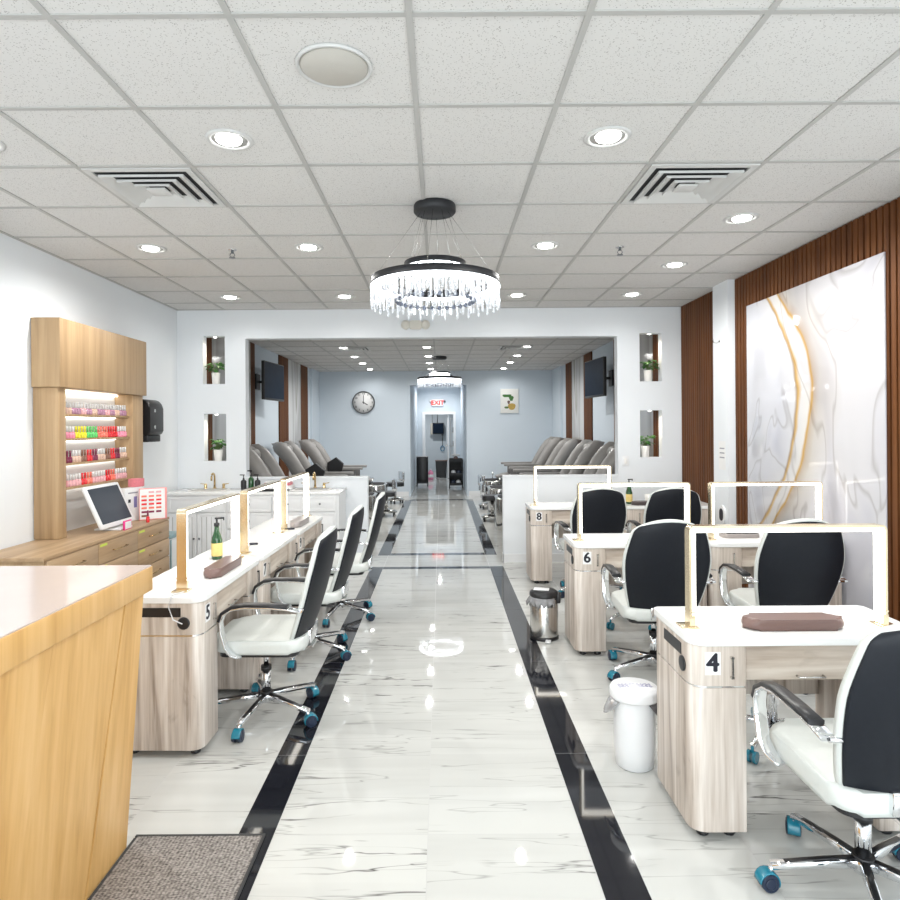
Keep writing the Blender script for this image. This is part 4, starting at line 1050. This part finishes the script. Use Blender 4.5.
# ------------------------------------------------------------------ niche plants
def plant(lab, x, y, z, seed):
    rnd = random.Random(seed); r = thing('potted_plant', lab, 'plant', (x, y, z), 0, 'potted plants in the wall niches')
    MB().lathe([(0, 0), (.040, 0), (.042, .004), (.050, .135), (.047, .135), (.044, .12)], cap=False, seg=24).build('pot', 'pot', r)
    MB().lathe([(0, .118), (.0445, .119)], cap=False, seg=20).build('soil', 'soil', r)
    st = MB(); lf = MB()
    for k in range(34):
        a = rnd.uniform(0, 2*PI); d = rnd.uniform(.015, .085); hz = rnd.uniform(.17, .27)-.55*d*d*4
        p = Vector((d*math.cos(a)*1.15, d*math.sin(a)*.45, hz)); q = Vector((rnd.uniform(-.02, .02), rnd.uniform(-.015, .015), .12))
        st.tube([q, (q+p)/2+Vector((0, 0, .03)), p], .0016, 5)
        L = rnd.uniform(.035, .055); W = L*.45; dirv = Vector((math.cos(a), math.sin(a)*.6, rnd.uniform(-.7, .1))).normalized()
        sd = dirv.cross(Vector((0, 0, 1))).normalized(); up = sd.cross(dirv)
        P = [p-dirv*.0, p+dirv*L*.35+sd*W-up*.004, p+dirv*L*.75+sd*W*.6-up*.006, p+dirv*L*1.15-up*.01, p+dirv*L*.75-sd*W*.6-up*.006, p+dirv*L*.35-sd*W-up*.004]
        M_ = p+dirv*L*.55+up*.006
        for s0 in (0, .0012):
            vs = [lf.bm.verts.new(v-up*s0) for v in P]; c = lf.bm.verts.new(M_-up*s0)
            for i in range(6): f = lf.bm.faces.new((vs[i], vs[(i+1) % 6], c)); f.smooth = True
    st.build('stems', 'stem', r); lf.build('foliage', 'leaf', r)
plant('green pothos in a white pot in the upper left niche', -2.665, YP+.055, NICH[0][2], 1)
plant('green bushy pothos in a white pot in the lower left niche', -2.645, YP+.055, NICH[1][2], 2)
plant('green pothos in a white pot in the upper right niche', 2.46, YP+.055, NICH[2][2], 3)
plant('green pothos in a white pot in the lower right niche', 2.42, YP+.055, NICH[3][2], 4)

# ------------------------------------------------------------------ wall bits
def outlet(lab, x, y, z, name='light_switch'):
    r = thing(name, lab, 'switch', (x, y, z)); MB().box(-.038, .038, -.007, 0, -.06, .06, .002).build('plate', 'white', r)
    MB().box(-.016, .016, -.010, -.0071, -.033, .033, .001).build('rocker', 'pot', r)
outlet('white rocker switch on the partition right of the wide opening', 2.17, YP, 1.185)
r = thing('notice', 'white printed notice sheet on the right column', 'notice', (2.765, 6.20, 1.32))
MB().box(-.002, .0004, -.075, .075, -.16, .12).build('sheet', 'paper', r)
m = MB()
for z in (.05, .005, -.04): m.box(-.0028, -.0021, -.055, .05, z-.006, z+.006)
m.build('printed_lines', 'greyink', r)
r = thing('wall_hook', 'tiny wire hook sticking out of the white column', 'hook', (2.765, 6.24, 2.43))
MB().tube([(0, 0, 0), (-.03, -.01, -.02), (-.07, -.02, -.015), (-.075, -.02, .02)], .004, 6).build('wire', 'steel', r); MB().cyl((0, 0, 0), (-.004, 0, 0), .012).build('rosette', 'steel', r)
r = thing('wall_dispenser', 'white wall gadget with a black oval opening low on the right column', 'dispenser', (2.765, 6.19, .72))
o = MB().prism(rrect(-.07, .07, -.09, .09, .06), 0, .018, .004, True).build('body', 'white', r); o.rotation_euler = (PI/2, 0, -PI/2)
o = MB().prism(rrect(-.04, .04, -.06, .06, .039), .0181, .021).build('opening', 'ink', r); o.rotation_euler = (PI/2, 0, -PI/2)

# back wall: clock, picture, exit sign
r = thing('wall_clock', 'round grey rimmed wall clock on the back wall reading four', 'clock', (-1.79, YB, 2.18))
MB().lathe([(.262, -.0005), (.265, -.02), (.262, -.04), (.245, -.045), (.236, -.03)], axis='y', cap=False, seg=48).build('rim', 'clockrim', r)
MB().lathe([(.24, -.002), (.24, -.018), (0, -.0185)], axis='y', seg=48).build('face', 'clockface', r)
for k in range(12):
    a = k*PI/6; x, z = .20*math.sin(a), .20*math.cos(a)
    txt = str(k if k else 12)
    text_obj('numeral', txt, .062, 'ink', r, (x, -.0195, z), (PI/2, 0, 0), .001)
def hand(a, L, w, nm):
    m = MB().box(-w, w, -.024, -.021, -.03, L, .001); o = m.build(nm, 'ink', r); o.rotation_euler.y = a
hand(0, .17, .007, 'minute_hand'); hand(2*PI/3, .11, .010, 'hour_hand'); MB().lathe([(.015, -.019), (.012, -.028)], axis='y', seg=16).build('hub', 'ink', r)
r = thing('canvas_picture', 'small white canvas with a painted leafy ochre still life on the back wall', 'picture', (1.59, YB, 2.19))
MB().box(-.21, .21, -.03, -.0005, -.28, .28, .004).build('canvas', 'canvas', r)
def blob(pts, m, nm): 
    mb = MB(); mb.prism(pts, 0, .0012); o = mb.build(nm, m, r); o.location = (0, -.0302, 0); o.rotation_euler.x = PI/2
def ell(cx, cy, a, b, n=18, w=0): return [(cx+(a+w*math.sin(3*t_*2*PI/n))*math.cos(2*PI*t_/n), cy+(b+w*math.cos(2*t_*2*PI/n))*math.sin(2*PI*t_/n)) for t_ in range(n)]
blob(ell(.05, -.13, .085, .085, 18, .01), 'ochre', 'painted_fruit'); blob(ell(-.06, .12, .10, .045, 18, .015), 'leaf', 'painted_leaf'); blob(ell(.04, .06, .05, .07, 16, .012), 'leaf', 'painted_leaf'); blob(ell(-.07, -.15, .05, .03, 16, .006), 'stem', 'painted_leaf'); blob(ell(-.02, -.03, .03, .05, 14, .008), 'brown', 'painted_stem')
r = thing('exit_sign', 'lit red EXIT sign above the end doorway', 'exit sign', (-.10, 19.38, 2.34))
MB().box(-.17, .17, -.05, .02, -.10, .10, .008).build('housing', 'exitface', r)
text_obj('lettering', 'EXIT', .19, 'red', r, (0, -.0515, .0), (PI/2, 0, 0), .010, 'red EXIT letters')
for s in (-1, 1): MB().ball((s*.21, -.02, .05), .035, .045, .035, 12).build('lamp_head', 'clockrim' if s > 0 else 'ivory', r)

# ------------------------------------------------------------------ televisions
def tv(lab, x, y, z, side):
    r = thing('television', lab, 'television', (x, y, z), 0)
    W, Hh = .42, .29
    def part(x0, x1, y0, y1, z0, z1, bev, nm, m):
        o = MB().box(x0, x1, y0, y1, z0, z1, bev).build(nm, m, r); o.rotation_euler.z = -.10 if side > 0 else PI+.10; o.location = (side*.27, 0, 0); return o
    part(-.035, .015, -W, W, -Hh, Hh, .006, 'case', 'black'); part(.0152, .017, -W+.015, W-.015, -Hh+.03, Hh-.015, 0, 'screen', 'tv')
    MB().box(min(side*.03, side*.0015), max(side*.03, side*.0015), -.10, .10, -.12, .12).tube([(side*.03, 0, 0), (side*.13, .06, 0), (side*.24, 0, 0)], .02, 8).build('wall_arm', 'blackm', r)
tv('black television on a wall arm above the left pedicure chairs', BL, 9.78, 2.32, 1)
tv('black television on a wall arm above the right pedicure chairs', BR, 9.66, 2.33, -1)

# ------------------------------------------------------------------ pedicure chairs
def pedi_proto():
    r = thing('pedicure_chair', 'x', 'pedicure chair')
    MB().prism(rrect(.05, 1.02, -.36, .36, (.04, .10, .10, .04)), 0, .42, .02, True).build('base', 'pedid', r)
    m = MB().prism(rrect(1.02, 1.55, -.34, .34, (.03, .2, .2, .03)), 0, .50, .02, True); t_ = m.build('foot_tub', 'tub', r)
    MB().prism(rrect(1.07, 1.50, -.28, .28, (.03, .17, .17, .03)), .501, .504).build('basin', 'dark', t_)
    MB().tube([(1.30, -.31, .50), (1.30, -.31, .60), (1.30, -.22, .64), (1.30, -.17, .60)], .014, 8).build('tap', 'chrome', t_)
    MB().prism(rrect(.30, .98, -.26, .26, .06), .44, .60, .035, True).build('seat', 'pedi', r)
    # reclined back with bolsters
    vs = [k/14 for k in range(15)]; us = [-1, -.9, -.7, -.45, -.2, 0, .2, .45, .7, .9, 1]
    def path(v): return Vector((.36-.40*v+.06*math.sin(PI*v*1.2), 0, .52+.83*v))
    def wd(v): return (.27+.05*math.sin(PI*v)) if v < .8 else .32*math.cos((v-.8)*4.2)*.98
    def F(i, j):
        u, v = us[i], vs[j]; p = path(v); k = .08*(abs(u)**2.2)*(1 if v < .95 else .3)+.02*math.cos(u*6)
        return Vector((p.x+.05+k*(1-.4*v)+.012*math.sin(v*22), wd(v)*u, p.z+.02*(1-u*u)))
    def B(i, j):
        u, v = us[i], vs[j]; p = path(v); return Vector((p.x-.10+.06*u*u, wd(v)*u*.97, p.z))
    b = MB().grid_shell(F, B, 11, 15).build('backrest', 'pedi', r)
    hp = MB(); hp.ball((.085, 0, 1.24), .075, .16, .09, 18); hp.build('head_pillow', 'pedi', b)
    for s in (-1, 1):
        wp = [(.50, .66), (.40, .80), (.30, .95), (.20, 1.10), (.10, 1.22), (.0, 1.30), (-.06, 1.33)]
        wr = [.06, .085, .10, .11, .115, .10, .05]
        MB().tube([(x, s*.305, z) for x, z in wp], wr, 14).build('side_wing', 'pedi', b)
        a = MB().prism(rrect(.42, 1.12, -.055, .055, .045), .80, .845, .012, True); o = a.build('armrest', 'pedi', r); o.location = (0, s*.34, 0)
        MB().box(.46, .98, s*.34-.04, s*.34+.04, .42, .80, .015).build('arm_support', 'pedid', r)
    MB().box(1.00, 1.26, -.16, .16, .56, .62, .02, rot=Matrix.Rotation(.25, 3, 'Y')).build('footrest', 'pedi', r)
    return r
pp_ = pedi_proto()
PL = [(8.55, 'grey massage pedicure chair on the left, nearest the opening'), (10.42, 'grey massage pedicure chair on the left, second, beside the walnut strip'), (12.35, 'grey massage pedicure chair on the left, farthest from the opening')]
PR = [(8.45, 'grey massage pedicure chair on the right, nearest the opening'), (9.90, 'grey massage pedicure chair on the right, second, under the television'), (11.5, 'grey massage pedicure chair on the right, third'), (13.1, 'grey massage pedicure chair on the right, farthest from the opening')]
for i, (y, lab) in enumerate(PL):
    c = pp_ if i == 0 else copy_tree(pp_)
    if i:
        m = MB().prism([(.46, .78), (.74, .78), (.76, .92), (.62, 1.04), (.46, .94)], -.05, .05, .012); o = m.build('remote_pouch', 'black', c); o.rotation_euler.x = PI/2; o.location.y = -.36
    c.location = (BL+.24, y, 0); c.rotation_euler.z = 0; c['label'] = lab; c['group'] = 'left row of pedicure chairs'
for y, lab in PR:
    copy_tree(pp_, (BR-.24, y, 0), PI, lab, 'right row of pedicure chairs')
def pstool(x, y, rz, lab):
    r = thing('pedicure_stool', lab, 'stool', (x, y, 0), rz, 'chrome pedicure stools')
    MB().prism(rrect(-.17, .17, -.17, .17, .06), .36, .44, .02, True).build('seat', 'black', r)
    m = MB().grid_shell(lambda i, j: Vector((-.17+.05*((i-4)/4)**2, (i-4)*.045, .46+.05*j)), lambda i, j: Vector((-.20+.05*((i-4)/4)**2, (i-4)*.045, .46+.05*j)), 9, 5)
    m.build('backrest', 'chrome', r)
    MB().cyl((0, 0, .10), (0, 0, .36), .03).lathe([(.20, .07), (.17, .10), (.04, .14)], seg=24).build('pedestal', 'tub', r)
    MB().box(-.19, -.17, -.02, .02, .38, .50).build('back_bracket', 'chrome', r)
    for k in range(5):
        a = 2*PI*k/5; MB().cyl((.17*math.cos(a)-.012, .17*math.sin(a), .036), (.17*math.cos(a)+.012, .17*math.sin(a), .036), .036).build('caster', 'black', r)
pstool(-1.0, 11.4, PI, 'chrome pedicure stool with black seat on the left side of the back aisle')
pstool(-.98, 13.3, PI+.3, 'chrome pedicure stool farther back on the left of the back aisle')
pstool(.86, 10.7, 0, 'chrome pedicure stool with black seat on the right side of the back aisle')
pstool(.92, 12.3, .2, 'chrome pedicure stool farther back on the right of the back aisle')

# ------------------------------------------------------------------ hallway and far room
def cart(lab, x, y, rz, w, d, h, cover):
    r = thing('utility_cart', lab, 'cart', (x, y, 0), rz)
    for sx in (-1, 1):
        for sy in (-1, 1):
            MB().cyl((sx*w, sy*d, .05), (sx*w, sy*d, h-.06), .011, seg=10).build('post', 'blackm', r)
            MB().cyl((sx*w-.012, sy*d, .026), (sx*w+.012, sy*d, .026), .026, seg=14).build('caster', 'black', r)
    for z in (.08, h*.42, h-.10):
        m = MB().box(-w, w, -d, d, z, z+.012).box(-w, w, -d-.004, -d, z, z+.07).box(-w, w, d, d+.004, z, z+.07).box(-w-.004, -w, -d, d, z, z+.07).box(w, w+.004, -d, d, z, z+.07)
        m.build('tray', 'blackm', r)
    if not cover:
        MB().box(-w+.012, w-.012, d-.004, d, .15, h-.1).build('back_screen', 'blackm', r)
        for sx in (-1, 1): MB().box(sx*w-.003, sx*w+.003, -d+.012, d-.012, .15, h-.1).build('side_screen', 'blackm', r)
    if cover:
        MB().prism(rrect(-w-.012, w+.012, -d-.012, d+.012, .05), .14, h, .045, True).build('cloth_cover', 'black', r)
    return r
cart('black utility cart under a rounded black cover on the left of the hallway', -.515, 17.15, 0, .145, .17, .80, True)
cart('black open utility cart stacked with supplies on the right of the hallway', .385, 16.55, 0, .17, .20, .80, False)
rnd = random.Random(5)
for k, (dx, dy, z, m_, lab) in enumerate(((-.08, -.1, .094, 'navy', 'dark rolled towel on the lowest tray of the open cart'), (.06, -.1, .094, 'white', 'white rolled towel on the lowest tray of the open cart'), (-.07, -.09, .350, 'white', 'white rolled towel on the middle tray of the open cart'), (.07, -.09, .350, 'navy', 'dark rolled towel on the middle tray of the open cart'), (.0, -.06, .714, 'brown', 'brown rolled towel on the top tray of the open cart'))):
    o = MB().lathe([(.0, -.12), (.055, -.118), (.06, -.10), (.06, .10), (.055, .118), (.0, .12)], axis='y', cap=False, seg=20).build('rolled_towel', m_, None, (.385+dx, 16.55+dy+.05, z+.0605)); tag(o, lab, 'towel', 'rolled towels on the open cart')
o = MB().prism(rrect(-.10, .10, -.09, .09, .05), 0, .05, .02, True).build('folded_towel', 'white', None, (.385, 16.61, .836)); tag(o, 'white folded towel lying across the brown towel on the open cart', 'towel')
r = thing('water_jug', 'pink plastic jug on the floor in the end doorway', 'jug', (-.33, 19.2, 0))
MB().lathe([(0, 0), (.085, 0), (.09, .02), (.09, .20), (.06, .25), (.03, .27), (.03, .30)], cap=True, seg=20).build('body', 'pinkjug', r); MB().lathe([(.034, .301), (.034, .325)], seg=14).build('cap', 'white', r); MB().lathe([(.0905, .07), (.0915, .08), (.0915, .15), (.0905, .16)], cap=False, seg=20).build('paper_label', 'paper', r)
r = thing('waste_bin', 'tall black waste bin standing just inside the far room', 'trash can', (.0, 20.1, 0))
m = MB(); 
for z0, z1, a, b_ in ((0, .52, .16, .185),):
    pr = rrect(-1, 1, -1, 1, .2); A = [m.bm.verts.new((x*a, y*a*.8, z0)) for x, y in pr]; Bv = [m.bm.verts.new((x*b_, y*b_*.8, z1)) for x, y in pr]; n = len(pr)
    m.bm.faces.new(list(reversed(A))); m.bm.faces.new(Bv)
    for i in range(n): m.bm.faces.new((A[i], A[(i+1) % n], Bv[(i+1) % n], Bv[i]))
m.build('body', 'black', r); MB().prism(rrect(-.195, .195, -.158, .158, .03), .52, .545, .004).build('rim', 'brown', r)
r = thing('wall_television', 'small black box screen hung on the far room wall', 'television', (-.10, 22.99, 1.55))
MB().box(-.20, .20, -.30, -.02, -.20, .20, .01).build('case', 'black', r); MB().box(-.18, .18, -.302, -.3005, -.18, .18).build('screen', 'tv', r); MB().box(-.28, -.21, -.20, -.02, -.22, .18, .01).build('side_box', 'ivory', r)
MB().box(-.04, .04, -.02, 0, -.06, .06).build('wall_mount', 'blackm', r)
MB().cyl((-.03, -.06, .2), (-.03, -.06, 1.1), .014).cyl((-.22, -.05, .18), (-.22, -.05, 1.1), .01).build('conduit', 'steel', r)
r = thing('hanging_cord', 'cord with a blue loop hanging below the far screen', 'cord', (.05, 22.98, 1.30))
MB().cyl((0, -.03, .02), (0, -.03, -.40), .012, seg=8).build('cord', 'clockrim', r); MB().tube([(.07*math.cos(t_), -.03, -.48+.09*math.sin(t_)) for t_ in [k*PI/8 for k in range(16)]], .014, 8, True).build('loop', 'blue', r); MB().box(-.03, .03, -.03, -.001, -.01, .04).build('hook', 'blackm', r)
r = thing('storage_shelf', 'pale shelf unit with folded goods glimpsed right of the open far door', 'shelf', (.62, 20.9, 0))
for s in (-1, 1): MB().box(s*.30-.012, s*.30+.012, -.2, .2, 0, 1.9).build('side_panel', 'white', r)
for z in (.05, .5, .95, 1.4, 1.86):
    MB().box(-.288, .288, -.2, .2, z, z+.025).build('shelf', 'white', r)
for k, z in enumerate((.525, .975, 1.425)):
    o = MB().prism(rrect(-.16, .16, -.14, .14, .04), 0, .16, .03, True).build('towel_pile', ['greyc', 'brown', 'darkc'][k], None, (.55, 20.88, z+.002)); tag(o, f'folded {["grey", "brown", "dark"][k]} towel bundle on the far storage shelf', 'towel', 'towel bundles on the far shelf')

# ------------------------------------------------------------------ daylight and world
wd = bpy.data.worlds.new('daylight'); scn.world = wd; wd.use_nodes = True
wd.node_tree.nodes['Background'].inputs[0].default_value = (.86, .93, 1, 1); wd.node_tree.nodes['Background'].inputs[1].default_value = .7
def area(name, loc, rot, sx, sy, e, c):
    li = bpy.data.lights.new(name, 'AREA'); li.shape = 'RECTANGLE'; li.size = sx; li.size_y = sy; li.energy = e; li.color = c
    o = bpy.data.objects.new(name, li); col.objects.link(o); o.location = loc; o.rotation_euler = rot; return o
area('shopfront_daylight', (-.12, YF+.02, 1.45), (PI/2, 0, 0), 5.4, 2.5, 204, (.90, .97, 1))

# ------------------------------------------------------------------ camera
F_PX = 630.0
cd = bpy.data.cameras.new('camera'); cam = bpy.data.objects.new('camera', cd); col.objects.link(cam)
cd.sensor_fit = 'HORIZONTAL'; cd.sensor_width = 36; cd.lens = 36*F_PX/900
cam.location = (0, 0, 1.6)
ROLL = .0072
cam.rotation_euler = (PI/2, 0, 0)
cam.matrix_world = Matrix.Translation((0, 0, 1.6)) @ Matrix.Rotation(PI/2, 4, 'X') @ Matrix.Rotation(-ROLL, 4, 'Z')
cd.shift_x = (450-441)/900; cd.shift_y = (427-450)/900
cd.clip_start = .05; cd.clip_end = 100
scn.camera = cam
scn.view_settings.view_transform = 'Standard'; scn.view_settings.look = 'None'
scn.view_settings.exposure = -0.06; scn.view_settings.gamma = 1; scn.view_settings.use_curve_mapping = False
